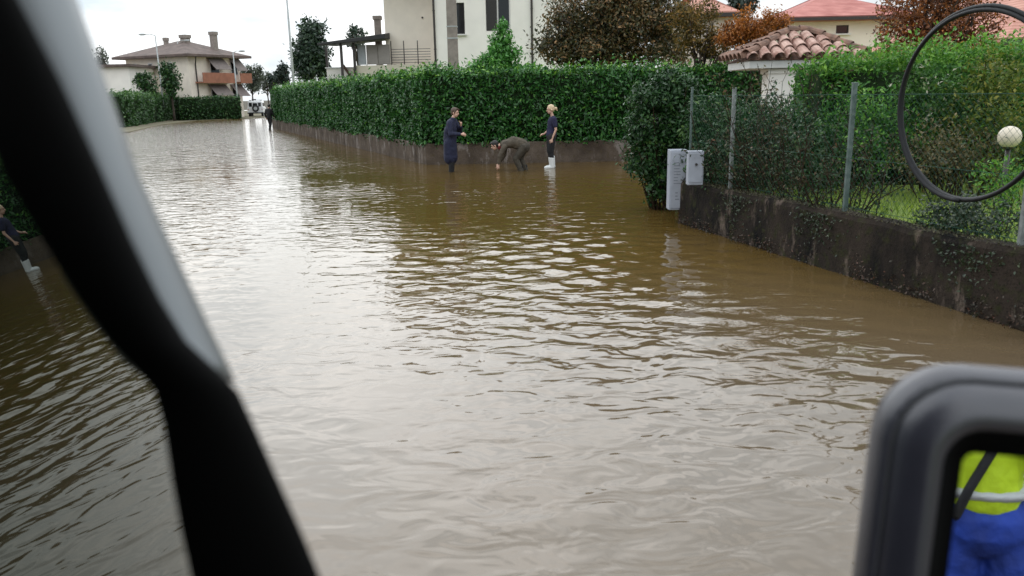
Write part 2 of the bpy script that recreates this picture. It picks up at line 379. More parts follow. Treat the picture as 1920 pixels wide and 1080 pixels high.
def hedge(name, path, side, width, z0, z1, dens, leaf, lm, label, cat='hedge', group=None, ratio=.42, amp=.09, sprout=.25, backs=.25, tint=(.0, 1.0), top_bias=.25, rough_in=.10, seed=1):
    """clipped hedge along path (list of xy on its street face); side=+1: hedge lies left of the path direction"""
    r = np.random.default_rng(seed)
    PV, NV, TV = [], [], []; coreV, coreF = [], []
    pts = [np.array(p[:2], float) for p in path]
    for k in range(len(pts)-1):
        a, b = pts[k], pts[k+1]; d = b-a; ln = np.linalg.norm(d); d /= ln
        inw = np.array([-d[1], d[0]])*side; o = -inw
        def put(n, u, dep, z, nx, extra_t):
            base = a[None]+d[None]*u[:, None]+inw[None]*dep[:, None]
            p = np.column_stack([base, z]); PV.append(p); NV.append(np.repeat(np.array([nx]), n, 0))
            TV.append(np.clip(r.beta(2, 2.6, n)*(tint[1]-tint[0])+tint[0]+extra_t, 0, 1))
        zs = z1-z0
        n = int(ln*zs*dens); u = r.uniform(0, ln, n); z = z0+r.uniform(0, 1, n)*zs
        rd = np.clip((z-(z1-.35))/.35, 0, 1)**2*.22
        put(n, u, wob(u+k*7, z, amp)+np.abs(r.normal(0, rough_in, n))-.03+rd, z+.06*wob(u*1.7, z*0), (o[0], o[1], .15), 0)
        n = int(ln*width*dens*1.0); u = r.uniform(0, ln, n); dp = r.uniform(.05, width, n)
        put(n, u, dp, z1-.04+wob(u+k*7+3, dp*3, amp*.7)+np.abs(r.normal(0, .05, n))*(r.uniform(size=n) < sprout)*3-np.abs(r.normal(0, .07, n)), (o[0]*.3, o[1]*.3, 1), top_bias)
        n = int(ln*zs*dens*backs); u = r.uniform(0, ln, n); z = z0+r.uniform(0, 1, n)*zs
        put(n, u, width-wob(u, z, amp)-np.abs(r.normal(0, rough_in, n)), z, (inw[0], inw[1], .15), 0)
        n = int(ln*.25*dens*.6); u = r.uniform(0, ln, n)          # underside fringe
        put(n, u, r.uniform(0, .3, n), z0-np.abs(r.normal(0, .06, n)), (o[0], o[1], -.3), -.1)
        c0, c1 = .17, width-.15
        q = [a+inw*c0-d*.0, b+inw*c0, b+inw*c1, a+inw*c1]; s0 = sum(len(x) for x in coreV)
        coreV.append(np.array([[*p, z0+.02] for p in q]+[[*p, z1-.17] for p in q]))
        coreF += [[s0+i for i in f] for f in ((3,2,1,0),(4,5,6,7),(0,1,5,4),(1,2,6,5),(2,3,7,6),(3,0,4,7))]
    for (a, b, sgn) in ((pts[0], pts[1], -1), (pts[-1], pts[-2], -1)):   # ends
        d = (b-a)/np.linalg.norm(b-a); d0 = (pts[1]-pts[0])/np.linalg.norm(pts[1]-pts[0]) if a is pts[0] else (pts[-1]-pts[-2])/np.linalg.norm(pts[-1]-pts[-2])
        inw = np.array([-d0[1], d0[0]])*side
        n = int(width*(z1-z0)*dens); dep = r.uniform(0, width, n); z = r.uniform(z0, z1, n)
        base = a[None]+inw[None]*dep[:, None]+d[None]*(wob(dep*3, z, amp)+np.abs(r.normal(0, rough_in, n))-.02)[:, None]
        PV.append(np.column_stack([base, z])); NV.append(np.repeat(np.array([[-d[0], -d[1], .15]]), n, 0)); TV.append(np.clip(r.beta(2, 2.6, n), 0, 1))
    p = np.concatenate(PV); nr = unit(np.concatenate(NV)); tv = np.concatenate(TV)
    lv, lf = leaf_geo(p, nr, leaf, ratio, r=r)
    cv = np.concatenate(coreV); cf = np.array(coreF)
    Vs = np.concatenate([cv, lv]); Fs = np.concatenate([cf, lf+len(cv)])
    mi = np.concatenate([np.ones(len(cf)), np.zeros(len(lf))])
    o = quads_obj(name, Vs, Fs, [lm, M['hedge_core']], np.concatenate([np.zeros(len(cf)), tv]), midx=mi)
    return tag(o, label, cat, group)

def blob_points(r, n, c, rad, shell=.55, nclump=30, spread=.22, flat=1.0):
    """points gathered in clumps through an ellipsoid, with gaps between the clumps"""
    c = np.array(c); rad = np.array(rad)
    dirs = unit(r.normal(size=(nclump, 3))); rr = r.uniform(shell, 1.0, nclump)**.6
    cc = dirs*rr[:, None]*rad
    idx = r.integers(0, nclump, n); off = r.normal(size=(n, 3))*spread*rad.mean()*r.uniform(.6, 1.3, nclump)[idx][:, None]
    off[:, 2] *= flat
    return c+cc[idx]+off, unit(cc[idx]/rad+off/rad*.8+1e-6), cc+c, idx

def tree(name, label, base, trunk_h, trunk_r, blobs, n, leaf, lm, cat='tree', group=None, seed=1, ratio=.45, nclump=34, spread=.2, limbs=14, shell=.45, lean=(0, 0)):
    r = np.random.default_rng(seed); base = Vector(base)
    root = thing(name, label, cat, base, group=group)
    mb = MB(); top = base+Vector((lean[0], lean[1], trunk_h))
    steps = 7
    ctr = [base.lerp(top, k/(steps-1))+Vector((r.normal()*.03*trunk_h/4, r.normal()*.03*trunk_h/4, 0))*(k > 0) for k in range(steps)]
    ctr[0] = base-Vector((0, 0, .15))
    mb.tube(ctr, [trunk_r*(1.25 if k == 0 else 1-.55*k/(steps-1)) for k in range(steps)], 8)
    PV, NV, TV = [], [], []
    tot = sum(b[1][0]*b[1][1]*b[1][2] for b in blobs)
    for (c, rad) in blobs:
        share = rad[0]*rad[1]*rad[2]/tot
        nn = max(60, int(n*share)); nc = max(8, int(nclump*(share*len(blobs))**.5))
        p, nr, cc, idx = blob_points(r, nn, c, rad, shell, nc, spread)
        ct = r.uniform(-.22, .22, nc)
        PV.append(p); NV.append(nr); TV.append(np.clip(r.beta(2, 2.4, nn)+ct[idx], 0, 1))
        for q in cc[:max(3, int(limbs*share*1.5))]:
            q = Vector(q); s = ctr[min(steps-1, int(r.integers(3, steps)))]
            m1 = s.lerp(q, .5)+Vector((r.normal(), r.normal(), abs(r.normal())))*.08*(q-s).length
            mb.tube([s, m1, q], [trunk_r*.42, trunk_r*.26, trunk_r*.10], 6)
            for t in range(2):
                q2 = q+Vector(r.normal(size=3))*.35*float(np.mean(rad))*.6
                mb.tube([m1.lerp(q, .5), q2], [trunk_r*.15, trunk_r*.05], 5)
    mb.build('trunk', M['bark'], root, smooth=True)
    p = np.concatenate(PV); nr = np.concatenate(NV)
    lv, lf = leaf_geo(p, nr, leaf, ratio, r=r)
    quads_obj('crown', lv, lf, [lm], np.concatenate(TV), root)
    return root

def shrub(name, label, base, blobs, n, leaf, lm, stems=10, stem_r=.012, cat='shrub', group=None, seed=1, ratio=.42, nclump=24, spread=.24, shell=.3, tintadd=0, flop=.8):
    r = np.random.default_rng(seed); base = Vector(base)
    root = thing(name, label, cat, base, group=group); mb = MB(); PV, NV, TV = [], [], []
    tot = sum(b[1][0]*b[1][1]*b[1][2] for b in blobs)
    for (c, rad) in blobs:
        share = rad[0]*rad[1]*rad[2]/tot; nn = max(50, int(n*share))
        nc = max(6, int(nclump*(share*len(blobs))**.5))
        p, nr, cc, idx = blob_points(r, nn, c, rad, shell, nc, spread)
        PV.append(p); NV.append(nr); TV.append(np.clip(r.beta(2, 2.4, nn)+r.uniform(-.2, .2, nc)[idx]+tintadd, 0, 1))
        for q in cc[:max(2, int(stems*share)+1)]:
            q = Vector(q); s = base+Vector((r.normal()*.1, r.normal()*.1, -.05))
            s.x = s.x*.6+q.x*.4; s.y = s.y*.6+q.y*.4
            mb.tube([s, s.lerp(q, .5)+Vector((r.normal(), r.normal(), .3))*.06, q], [stem_r, stem_r*.7, stem_r*.35], 5)
    mb.build('stem', M['twig'], root)
    lv, lf = leaf_geo(np.concatenate(PV), np.concatenate(NV), leaf, ratio, flop=flop, r=r)
    quads_obj('foliage', lv, lf, [lm], np.concatenate(TV), root)
    return root

# ================================================================== THE SETTING
def xy(v): return (v.x, v.y)
A = G(527, 244); B = G(800, 309); Cc = G(1165, 302)
dAB = (A-B).normalized(); dBC = (Cc-B).normalized()
AF = A + dAB*4.5                    # street face of the hedge wall carries on past the bend
CF = B + dBC*60
D = G(1272, 418); E = G(1920, 622); dED = (D-E).normalized(); EE = E - dED*9
VL = [G(245, 248), G(300, 235), G(370, 226.5), G(470, 222)]

# ground: one sheet to the horizon, below the flood
MB().box(-1500, 1500, -1500, 1500, -.6, -.30).build('ground', M['soil'])['kind'] = 'structure'
bpy.data.objects['ground']['label'] = 'dark soil lying under the flood water'
def lot(name, pts, z, m, label):
    o = MB().prism(pts, -.29, z).build(name, m); o['kind'] = 'structure'; o['label'] = label; return o
lot('verge', [(-30, -90), (-22, 0), (-26, 30)]+[xy(p) for p in VL]+[(VL[3].x+3, VL[3].y+22), (-8, 150), (-500, 150), (-500, -90)], .05, M['verge'], 'grassy verge beside the flooded street')
inn = Vector((-dAB.y, dAB.x, 0)); inn = inn if inn.x > 0 else -inn       # away from the street
lot('garden_terrain', [xy(AF+inn*.3), xy(B+Vector((.2, .35, 0))), xy(CF+Vector((0, .35, 0))), (500, CF.y+5), (500, 160), (10, 160)], .25, M['grass_ground'], 'raised garden behind the long hedge')
inD = Vector((dED.y, -dED.x, 0)); inD = inD if inD.x > 0 else -inD
sideD = dBC.copy()
lot('lawn', [xy(EE+inD*.12), xy(D+inD*.12), xy(D+inD*.12+sideD*60), (500, D.y+4), (500, -60), (EE.x+.4, -60)], .52, M['grass_ground'], 'lawn behind the chain link fence')

# water --------------------------------------------------------------
def water_mat():
    m = bpy.data.materials.new('muddy_flood_water'); m.use_nodes = True; t = m.node_tree; b = t.nodes['Principled BSDF']; n = t.nodes.new; l = t.links.new
    tcn = n('ShaderNodeTexCoord')
    nz = n('ShaderNodeTexNoise'); nz.inputs['Scale'].default_value = .35; nz.inputs['Detail'].default_value = 6; l(tcn.outputs['Object'], nz.inputs[0])
    # silt: brown by the gardens and the side street, greyer near the vehicle for shallows and painted-in sky reflection
    sp = n('ShaderNodeSeparateXYZ'); l(tcn.outputs['Object'], sp.inputs[0])
    dx = n('ShaderNodeMath'); dx.operation = 'MULTIPLY_ADD'; l(sp.outputs['X'], dx.inputs[0]); dx.inputs[1].default_value = .17
    l(sp.outputs['Y'], dx.inputs[2])
    mr = n('ShaderNodeMapRange'); mr.interpolation_type = 'SMOOTHSTEP'; l(sp.outputs['Y'], mr.inputs[0]); mr.inputs[1].default_value = 4.0; mr.inputs[2].default_value = 10.5
    ad = n('ShaderNodeMath'); ad.operation = 'MULTIPLY_ADD'; l(nz.outputs['Fac'], ad.inputs[0]); ad.inputs[1].default_value = .6; ad.inputs[2].default_value = -.3
    a2 = n('ShaderNodeMath'); a2.operation = 'ADD'; a2.use_clamp = True; l(mr.outputs[0], a2.inputs[0]); l(ad.outputs[0], a2.inputs[1])
    mx = n('ShaderNodeMix'); mx.data_type = 'RGBA'; l(a2.outputs[0], mx.inputs[0])
    mx.inputs[6].default_value = (.118, .086, .054, 1); mx.inputs[7].default_value = (.108, .066, .017, 1)
    l(mx.outputs[2], b.inputs['Base Color'])
    b.inputs['Roughness'].default_value = .045; b.inputs['IOR'].default_value = 1.54
    # fine capillary ripples
    mp = n('ShaderNodeMapping'); mp.inputs['Scale'].default_value = (.8, 1.25, 1); l(tcn.outputs['Object'], mp.inputs[0])
    n1 = n('ShaderNodeTexNoise'); n1.inputs['Scale'].default_value = 3.6; n1.inputs['Detail'].default_value = 2; n1.inputs['Roughness'].default_value = .5; n1.inputs['Distortion'].default_value = .6
    l(mp.outputs[0], n1.inputs[0])
    n2 = n('ShaderNodeTexNoise'); n2.inputs['Scale'].default_value = .22; n2.inputs['Detail'].default_value = 2; l(tcn.outputs['Object'], n2.inputs[0])
    r2 = n('ShaderNodeMapRange'); l(n2.outputs['Fac'], r2.inputs[0]); r2.inputs[1].default_value = .35; r2.inputs[2].default_value = .65; r2.inputs[3].default_value = .15; r2.inputs[4].default_value = 1.0
    bp = n('ShaderNodeBump'); bp.inputs['Distance'].default_value = .030; l(r2.outputs[0], bp.inputs['Strength'])
    l(n1.outputs['Fac'], bp.inputs['Height'])
    # the choppier open water far down the street
    n3 = n('ShaderNodeTexNoise'); n3.inputs['Scale'].default_value = 1.9; n3.inputs['Detail'].default_value = 4; l(mp.outputs[0], n3.inputs[0])
    r3 = n('ShaderNodeMapRange'); r3.interpolation_type = 'SMOOTHSTEP'; l(sp.outputs['Y'], r3.inputs[0]); r3.inputs[1].default_value = 14; r3.inputs[2].default_value = 60; r3.inputs[4].default_value = 1.0
    b3 = n('ShaderNodeBump'); b3.inputs['Distance'].default_value = .16; l(r3.outputs[0], b3.inputs['Strength']); l(n3.outputs['Fac'], b3.inputs['Height']); l(bp.outputs[0], b3.inputs['Normal'])
    l(b3.outputs[0], b.inputs['Normal'])
    return m
M['water'] = water_mat()
def water():
    th = np.concatenate([np.linspace(-180, -46, 40)[:-1], np.linspace(-46, 44, 560), np.linspace(44, 180, 40)[1:-1]])
    rr = np.concatenate([np.linspace(.05, 2.4, 12)[:-1], np.geomspace(2.4, 170, 640)])
    TH, RR = np.meshgrid(np.radians(th), rr, indexing='ij')
    X, Y = RR*np.sin(TH), RR*np.cos(TH)
    Z = np.zeros_like(X); r = np.random.default_rng(11)
    dr = np.maximum(RR*.0067, RR*np.radians(.16))
    # patches of rougher water
    env = .50+.55*np.sin(.53*X+.31*Y+1)*np.sin(.47*Y-.39*X+.4)+.3*np.sin(.9*X-.5*Y)*np.sin(.4*X+.8*Y)
    env = np.clip(env, .12, 1.1)*(.42+.58/(1+np.exp(-(X+.08*Y+.2)/.7)))
    # wake rolling off the vehicle towards the garden wall
    q = np.exp(-((X*.80+Y*.55-5.8)/2.3)**2)*np.exp(-((Y-7.8)/5.0)**2)
    near = np.clip((Y-3.0)/4.0, .25, 1)
    for k in range(70):
        lam = .12*(5.5)**r.uniform(0, 1); kk = 2*np.pi/lam
        ang = r.normal(0, .7)+np.pi/2*1.06
        slope = .018*(lam/.5)**-.1
        amp = slope/kk
        ph = r.uniform(0, 2*np.pi); wx = .35*np.sin(.5*X+.3*Y+k)+.25*np.sin(.37*Y-.6*X+2*k)
        fade = np.clip(lam/(3.0*dr)-.5, 0, 1)
        g = np.clip(.6+.6*np.sin(.21*X*(1+.1*(k % 5))+.3*Y+k*1.7), 0, 1.2)
        s = np.sin(kk*(X*np.cos(ang)+Y*np.sin(ang))+ph+wx*2)
        Z += amp*fade*g*env*near*(s+.25*s*np.abs(s))
    for k, (lam, ang, sl) in enumerate(((.50, 1.30, .048), (.36, 1.52, .034), (.62, 1.08, .040), (.42, .86, .030), (.30, 1.25, .030))):
        kk = 2*np.pi/lam; fade = np.clip(lam/(3.0*dr)-.5, 0, 1)
        s = np.sin(kk*(X*np.cos(ang)+Y*np.sin(ang))+1.8*np.sin(.75*X+.33*Y+k)+1.3*np.sin(1.4*X-1.1*Y+2*k)+.7*np.sin(2.7*X+1.9*Y+k))
        patch = np.clip(.05+np.sin(1.1*X+.5*Y+1.7*k)*np.sin(.8*Y-.6*X+2.9*k)+.4*np.sin(2.3*X-1.2*Y+k), 0, 1.1)
        Z += sl/kk*q*fade*patch*(s+.3*s*np.abs(s))
    nt_, nr_ = X.shape
    idx = np.arange(nt_*nr_).reshape(nt_, nr_)
    i2 = np.concatenate([idx, idx[:1]], 0)
    F = np.stack([i2[:-1, :-1], i2[:-1, 1:], i2[1:, 1:], i2[1:, :-1]], -1).reshape(-1, 4)[:, ::-1]
    Vs = np.stack([X, Y, Z], -1).reshape(-1, 3)
    o = quads_obj('flood_water', Vs, F, [M['water']], np.zeros(len(F)))
    o.data.polygons.foreach_set('use_smooth', [True]*len(F))
    return tag(o, 'brown rippled flood water filling the street', kind='structure')
water()

# ================================================================== HEDGE ON ITS LOW WALL
def wall_along(name, pts, th, z0, z1, m, label, cat='wall', side=1, wav=0):
    """wall whose street face follows pts; thickness goes to the left (side=1) of the path"""
    mb = MB(); P2 = [Vector((p[0], p[1], 0)) for p in pts]; offs = []
    for k in range(len(P2)):
        d0 = (P2[k]-P2[k-1]).normalized() if k else (P2[1]-P2[0]).normalized()
        d1 = (P2[k+1]-P2[k]).normalized() if k < len(P2)-1 else d0
        t = (d0+d1).normalized(); nn = Vector((-t.y, t.x, 0))*side; offs.append(nn/max(.4, nn.dot(Vector((-d0.y, d0.x, 0))*side)))
    loops = [[p+Vector((0, 0, z0)), p+Vector((0, 0, z1)), p+o*th+Vector((0, 0, z1)), p+o*th+Vector((0, 0, z0))] for p, o in zip(P2, offs)]
    mb.loft(loops); return mb
A2, B2 = AF, B
wroot = wall_along('low_wall', [xy(AF), xy(B), xy(CF)], .28, -.30, .62, M['block'], '', side=1)
o = wroot.build('low_wall', M['block'], bevel=.012); tag(o, 'low brown concrete wall below the long laurel hedge', 'wall')
hb = B+inn*.06+Vector((0, .06, 0))
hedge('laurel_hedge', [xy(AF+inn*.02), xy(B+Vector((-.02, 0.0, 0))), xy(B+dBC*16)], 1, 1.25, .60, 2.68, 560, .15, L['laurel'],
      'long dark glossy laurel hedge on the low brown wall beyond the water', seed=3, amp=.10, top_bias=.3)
# pointed shoot of the laurel left to grow above the clipped top
c = V(945, 130, B.y+1.5)
shrub('laurel_bush', 'bright green pointed laurel bush rising above the long hedge before the pale house', (c.x, c.y, .25),
      [((c.x, c.y, 2.8), (.85, .5, .6)), ((c.x-.05, c.y, 3.3), (.52, .4, .5)), ((c.x, c.y, 3.75), (.28, .25, .42)), ((c.x-.75, c.y, 2.7), (.6, .4, .3)), ((c.x+.7, c.y, 2.7), (.5, .4, .3))],
      7000, .15, L['laurel_new'], seed=5, spread=.22, nclump=22, shell=.1)

# ================================================================== MAIN PALE HOUSE
def facade(mb, x0, x1, z0, z1, y, ops, dep=.18):
    xs = sorted({x0, x1, *[o[0] for o in ops], *[o[1] for o in ops]}); zs = sorted({z0, z1, *[o[2] for o in ops], *[o[3] for o in ops]})
    for i in range(len(xs)-1):
        for j in range(len(zs)-1):
            cx, cz = (xs[i]+xs[i+1])/2, (zs[j]+zs[j+1])/2
            if any(o[0] < cx < o[1] and o[2] < cz < o[3] for o in ops): continue
            mb.add([(xs[i], y, zs[j]), (xs[i+1], y, zs[j]), (xs[i+1], y, zs[j+1]), (xs[i], y, zs[j+1])], [(0, 1, 2, 3)])
    for o in ops:
        a, b, c, d = o
        for q in (((a,c),(b,c)), ((b,c),(b,d)), ((b,d),(a,d)), ((a,d),(a,c))):
            (xa, za), (xb, zb) = q
            mb.add([(xa, y, za), (xb, y, zb), (xb, y+dep, zb), (xa, y+dep, za)], [(0, 1, 2, 3)])
def window(parent, x0, x1, z0, z1, y, frame=.05, mull=(), fm=None, sill=True):
    f = MB(); g = .003
    f.box(x0+g, x0+frame, y, y+.06, z0+g, z1-g); f.box(x1-frame, x1-g, y, y+.06, z0+g, z1-g)
    f.box(x0+frame, x1-frame, y+.002, y+.058, z0+g, z0+frame); f.box(x0+frame, x1-frame, y+.002, y+.058, z1-frame, z1-g)
    for mx in mull: f.box(mx-frame*.6, mx+frame*.6, y+.004, y+.056, z0+frame, z1-frame)
    wo = f.build('window', fm or M['dark_frame'], parent)
    MB().box(x0+frame*.5, x1-frame*.5, y+.025, y+.035, z0+frame*.5, z1-frame*.5).build('pane', M['dark_glass'], wo)
    if sill: MB().box(x0-.08, x1+.08, y-.24, y+.02, z0-.07, z0-.004).build('sill', M['white_frame'], wo)
    return wo

YH = 41.0
xl, xm, xr = V(722, 60, YH+1.3).x, V(815, 60, YH).x, V(1090, 60, YH).x
house = thing('pale_house', 'tall pale rendered house with dark windows and a railed terrace behind the long hedge', 'house', (xm, YH, .25))
w1 = (V(853, 30, YH).x, V(871, 30, YH).x, V(860, 64, YH).z, V(860, 5, YH).z)
w2 = (V(911, 30, YH).x, V(957, 30, YH).x, V(935, 58, YH).z, V(935, -10, YH).z)
mb = MB()
facade(mb, xm, xr, .1, 8.2, YH, [w1, w2])
mb.add([(xm, YH, .1), (xm, YH+9, .1), (xm, YH+9, 8.2), (xm, YH, 8.2)], [(0, 1, 2, 3)])
mb.add([(xr, YH, .1), (xr, YH+9, .1), (xr, YH+9, 8.2), (xr, YH, 8.2)], [(0, 1, 2, 3)])
mb.box(xm+.3, xr-.3, YH+.6, YH+8.7, .2, 8.1)
mb.build('wall', M['white_render'], house)
mb = MB(); mb.box(xl, xm-.004, YH+1.3, YH+9, .1, 8.2); mb.build('wall', M['cream'], house)  # creamier than the right block: this face's dimmer light is painted in
window(house, *w1, YH+.1, fm=M['dark_frame'])
window(house, *w2, YH+.1, frame=.06, mull=((w2[0]*.52+w2[1]*.48),), fm=M['white_frame'], sill=False)
s = MB(); sw = (w2[1]-w2[0])*.44                             # half closed dark shutter
s.box(w2[0]+.02, w2[0]+sw, YH+.03, YH+.07, w2[2]+.03, w2[3]-.03)
for k in range(18):
    zz = w2[2]+.08+k*.075
    if zz < w2[3]-.1: s.box(w2[0]+.05, w2[0]+sw-.03, YH+.018, YH+.03, zz, zz+.04)
s.build('shutter', M['dark_frame'], house)
# roof with eaves, out of the frame above
mb = MB(); ex0, ex1, ey0, ey1, ez = xl-.7, xr+.7, YH-.7, YH+9.7, 8.2
mb.add([(ex0, ey0, ez), (ex1, ey0, ez), (ex1, ey1, ez), (ex0, ey1, ez), (ex0+3.5, YH+4.5, ez+2), (ex1-3.5, YH+4.5, ez+2)], [(0,1,5,4),(1,2,5),(2,3,4,5),(3,0,4),(3,2,1,0)])
mb.build('roof', M['tile_brown'], house)
for (pa, pb, yy) in (((811, 6), (819, 133), YH-.07), ((996, 0), (999, 128), YH-.07)):
    a = V(pa[0], pa[1], yy); b = V(pb[0], pb[1], yy); mx = (a.x+b.x)/2
    mb = MB(); mb.tube([(mx, yy, .3), (mx, yy, 8.0)], .052, 10)
    for zz in (2.5, 4.2, 6.0): mb.box(mx-.06, mx+.06, yy-.06, yy+.07, zz, zz+.04)
    mb.build('downpipe', M['dark_metal'], house, smooth=False)
a = V(792, 33, YH+1.3); mb = MB(); mb.tube([(a.x, YH+1.305, a.z), (a.x, YH+1.24, a.z)], .045, 12); mb.build('vent', M['dark_metal'], house)
# terrace: parapet wall, railing, screens, dark canopy
yt = YH+.35; tz = V(760, 121, yt).z; tx0 = V(664, 140, yt).x
mb = MB(); mb.box(tx0, xm-.006, yt, YH+1.28, .1, tz); mb.build('terrace_wall', M['terrace'], house, bevel=.01)
rail = MB(); rx0, rx1 = V(733, 100, yt).x, V(807, 100, yt).x; rt = V(760, 92, yt).z; rpost = V(760, 76, yt).z
for k in range(6):
    zz = tz+.10+(rt-tz-.10)*k/5; rail.box(rx0, rx1, yt+.08, yt+.10, zz-.012, zz+.012)
for px in (733, 757, 783):
    x = V(px, 100, yt).x; rail.box(x-.022, x+.022, yt+.105, yt+.15, tz, rpost)
rail.build('railing', M['dark_metal'], house)
yp = yt+.02; pz = V(700, 83, yp).z
for (pa, pb, mm) in ((671, 686, 'screen_pale'), (687, 708, 'screen'), (709, 731, 'screen')):
    xa, xb = V(pa, 100, yp).x, V(pb, 100, yp).x
    mb = MB(); mb.box(xa+.02, xb-.02, yp, yp+.03, tz+.03, pz-.03)
    for k in range(9): zz = tz+.06+(pz-tz-.15)*k/8; mb.box(xa+.05, xb-.05, yp-.012, yp-.001, zz, zz+.07)
    mb.box(xa, xa+.02, yp-.01, yp+.04, tz+.002, pz); mb.box(xb-.02, xb, yp-.01, yp+.04, tz+.002, pz)
    mb.build('screen_panel', M[mm], house)
mb = MB(); xa, xb = V(598, 80, YH).x, V(724, 72, YH).x
za, zb = V(598, 82, YH).z, V(724, 68, YH).z
mb.add([(xa, YH-.4, za-.10), (xb, YH-.4, zb-.14), (xb, YH+4, zb+.1), (xa, YH+4, za+.1), (xa, YH-.4, za), (xb, YH-.4, zb+.10), (xb, YH+4, zb+.5), (xa, YH+4, za+.35)],
       [(3,2,1,0),(4,5,6,7),(0,1,5,4),(1,2,6,5),(2,3,7,6),(3,0,4,7)])
mb.build('canopy', M['black_roof'], house, bevel=.02)
mb = MB(); x = V(650, 100, YH).x
for px, yy in ((640, YH), (664, YH+.2), (672, YH+2.6), (612, YH+3)):
    x = V(px, 100, yy).x; mb = MB(); mb.box(x-.06, x+.06, yy-.06, yy+.06, .2, za+.02); mb.build('canopy_post', M['dark_metal'], house)
ch = V(708, 45, YH+4); mb = MB(); cb = zb
mb.box(ch.x-.16, ch.x+.16, YH+3.8, YH+4.2, 3.5, V(708, 37, YH+4).z); mb.box(ch.x-.22, ch.x+.22, YH+3.74, YH+4.26, V(708, 37, YH+4).z, V(708, 30, YH+4).z)
mb.build('chimney', M['concrete_pole'], house)
# white annex block with brown strut
YA = 44.0
ann = V(636, 140, YA-1); ax0, ax1 = V(613, 140, YA-1).x, V(662, 140, YA-1).x; az = V(636, 126, YA-1).z
an = thing('annex', 'small white flat annex with a brown slanting strut left of the pale house terrace', 'outbuilding', (ann.x, YA-1, .25))
mb = MB(); mb.box(ax0, ax1, YA-1, YA+2.2, .1, az-.06); mb.build('wall', M['white_render'], an)
mb = MB(); mb.box(ax0-.06, ax1+.06, YA-1.06, YA+2.26, az-.057, az); mb.build('roof', M['white_paint'], an)
a = V(643, 122, YA-1.15); b = V(668, 158, YA-1.15); mb = MB(); mb.bar(a, b, .14, .12); mb.build('strut', M['timber'], an)
# utility pole of concrete in front of the house
pb = V(851, 120, YH-4.5)
up = thing('utility_pole', 'square brown grey concrete pole with two clamps before the pale house wall', 'pole', (pb.x, pb.y, .25))
mb = MB(); w0, w1_ = .235, .20
mb.loft([[(pb.x-.02+sx*h, pb.y+sy*h, z) for sx, sy in ((-1,-1),(1,-1),(1,1),(-1,1))] for h, z in ((w0, .1), (w1_, 9.0))])
mb.build('shaft', M['concrete_pole'], up, bevel=.02)
for py in (50, 72):
    zz = V(851, py, YH-4.5).z; mb = MB(); h = w0-.035*zz/9+.012
    mb.box(pb.x-.02-h, pb.x-.02+h, pb.y-h, pb.y+h, zz-.025, zz+.025); mb.build('clamp', M['lamp_pole'], up)
# pale garden wall seen above the hedge at the left
a, b = V(556, 156, 58), V(640, 156, 58)
mb = MB(); mb.box(a.x, b.x, 58, 58.25, .1, V(590, 153, 58).z); o = mb.build('garden_wall', M['terrace'], bevel=.02)
tag(o, 'pale ochre garden wall showing above the hedge under the dark trees', 'wall')

# ================================================================== FAR HOUSE ON THE LEFT
fz_e, fz_r = 6.9, 8.7
F0 = V(352, 110, 90); u1 = Vector((-.90, .436, 0)); u2 = Vector((.436, .90, 0)); l1, l2 = 9.6, 7.6
F0 = Vector((F0.x, 90, 0))
fh = thing('apartment_house', 'cream two storey house with a brown hipped roof and striped awnings at the far left', 'house', (F0.x, F0.y, .05))
def fp(a, b, z): return F0+u1*a+u2*b+Vector((0, 0, z))
fz_e = V(352, 104, 90).z; fz_r = fz_e+1.9
mb = MB(); mb.loft([[fp(0, 0, z), fp(l1, 0, z), fp(l1, l2, z), fp(0, l2, z)] for z in (0, fz_e)]); mb.build('wall', M['cream'], fh)
mb = MB(); ov = 1.0; q = .25
mb.add([fp(-ov, -ov, fz_e-.1), fp(l1+ov, -ov, fz_e-.1), fp(l1+ov, l2+ov, fz_e-.1), fp(-ov, l2+ov, fz_e-.1),
        fp(-ov, -ov, fz_e+.15), fp(l1+ov, -ov, fz_e+.15), fp(l1+ov, l2+ov, fz_e+.15), fp(-ov, l2+ov, fz_e+.15), fp(4.2, l2*.5, fz_r), fp(l1-4.2, l2*.5, fz_r)],
       [(3,2,1,0),(0,1,5,4),(1,2,6,5),(2,3,7,6),(3,0,4,7),(4,5,9,8),(5,6,9),(6,7,8,9),(7,4,8)])
rf = mb.build('roof', M['tile_brown'], fh)
for (a, b, h, ww) in ((3.9, 3.6, .6, .38), (1.2, 5.2, .9, .30), (6.5, 3.2, .4, .2)):
    mb = MB(); z = fz_e+.6
    mb.loft([[fp(a-ww, b-ww, zz), fp(a+ww, b-ww, zz), fp(a+ww, b+ww, zz), fp(a-ww, b+ww, zz)] for zz in (z, fz_r+h-.35)])
    k = ww*1.25; mb.loft([[fp(a-k, b-k, zz), fp(a+k, b-k, zz), fp(a+k, b+k, zz), fp(a-k, b+k, zz)] for zz in (fz_r+h-.35, fz_r+h)])
    c_ = mb.build('chimney', M['concrete_pole'], rf)
    c_.location = (0, 0, 0)
def quadbox(face, a0, a1, z0, z1, d0, d1):
    """box on a facade: face 1 = along u1 (front left), 2 = along u2 (front right); d is distance out of the wall"""
    mb = MB()
    def p(a, d, z): return fp(a, -d, z) if face == 1 else fp(-d, a, z)
    vs = [p(a, d, z) for z in (z0, z1) for a, d in ((a0, d0), (a1, d0), (a1, d1), (a0, d1))]
    return mb.add(vs, [(3,2,1,0),(4,5,6,7),(0,1,5,4),(1,2,6,5),(2,3,7,6),(3,0,4,7)])
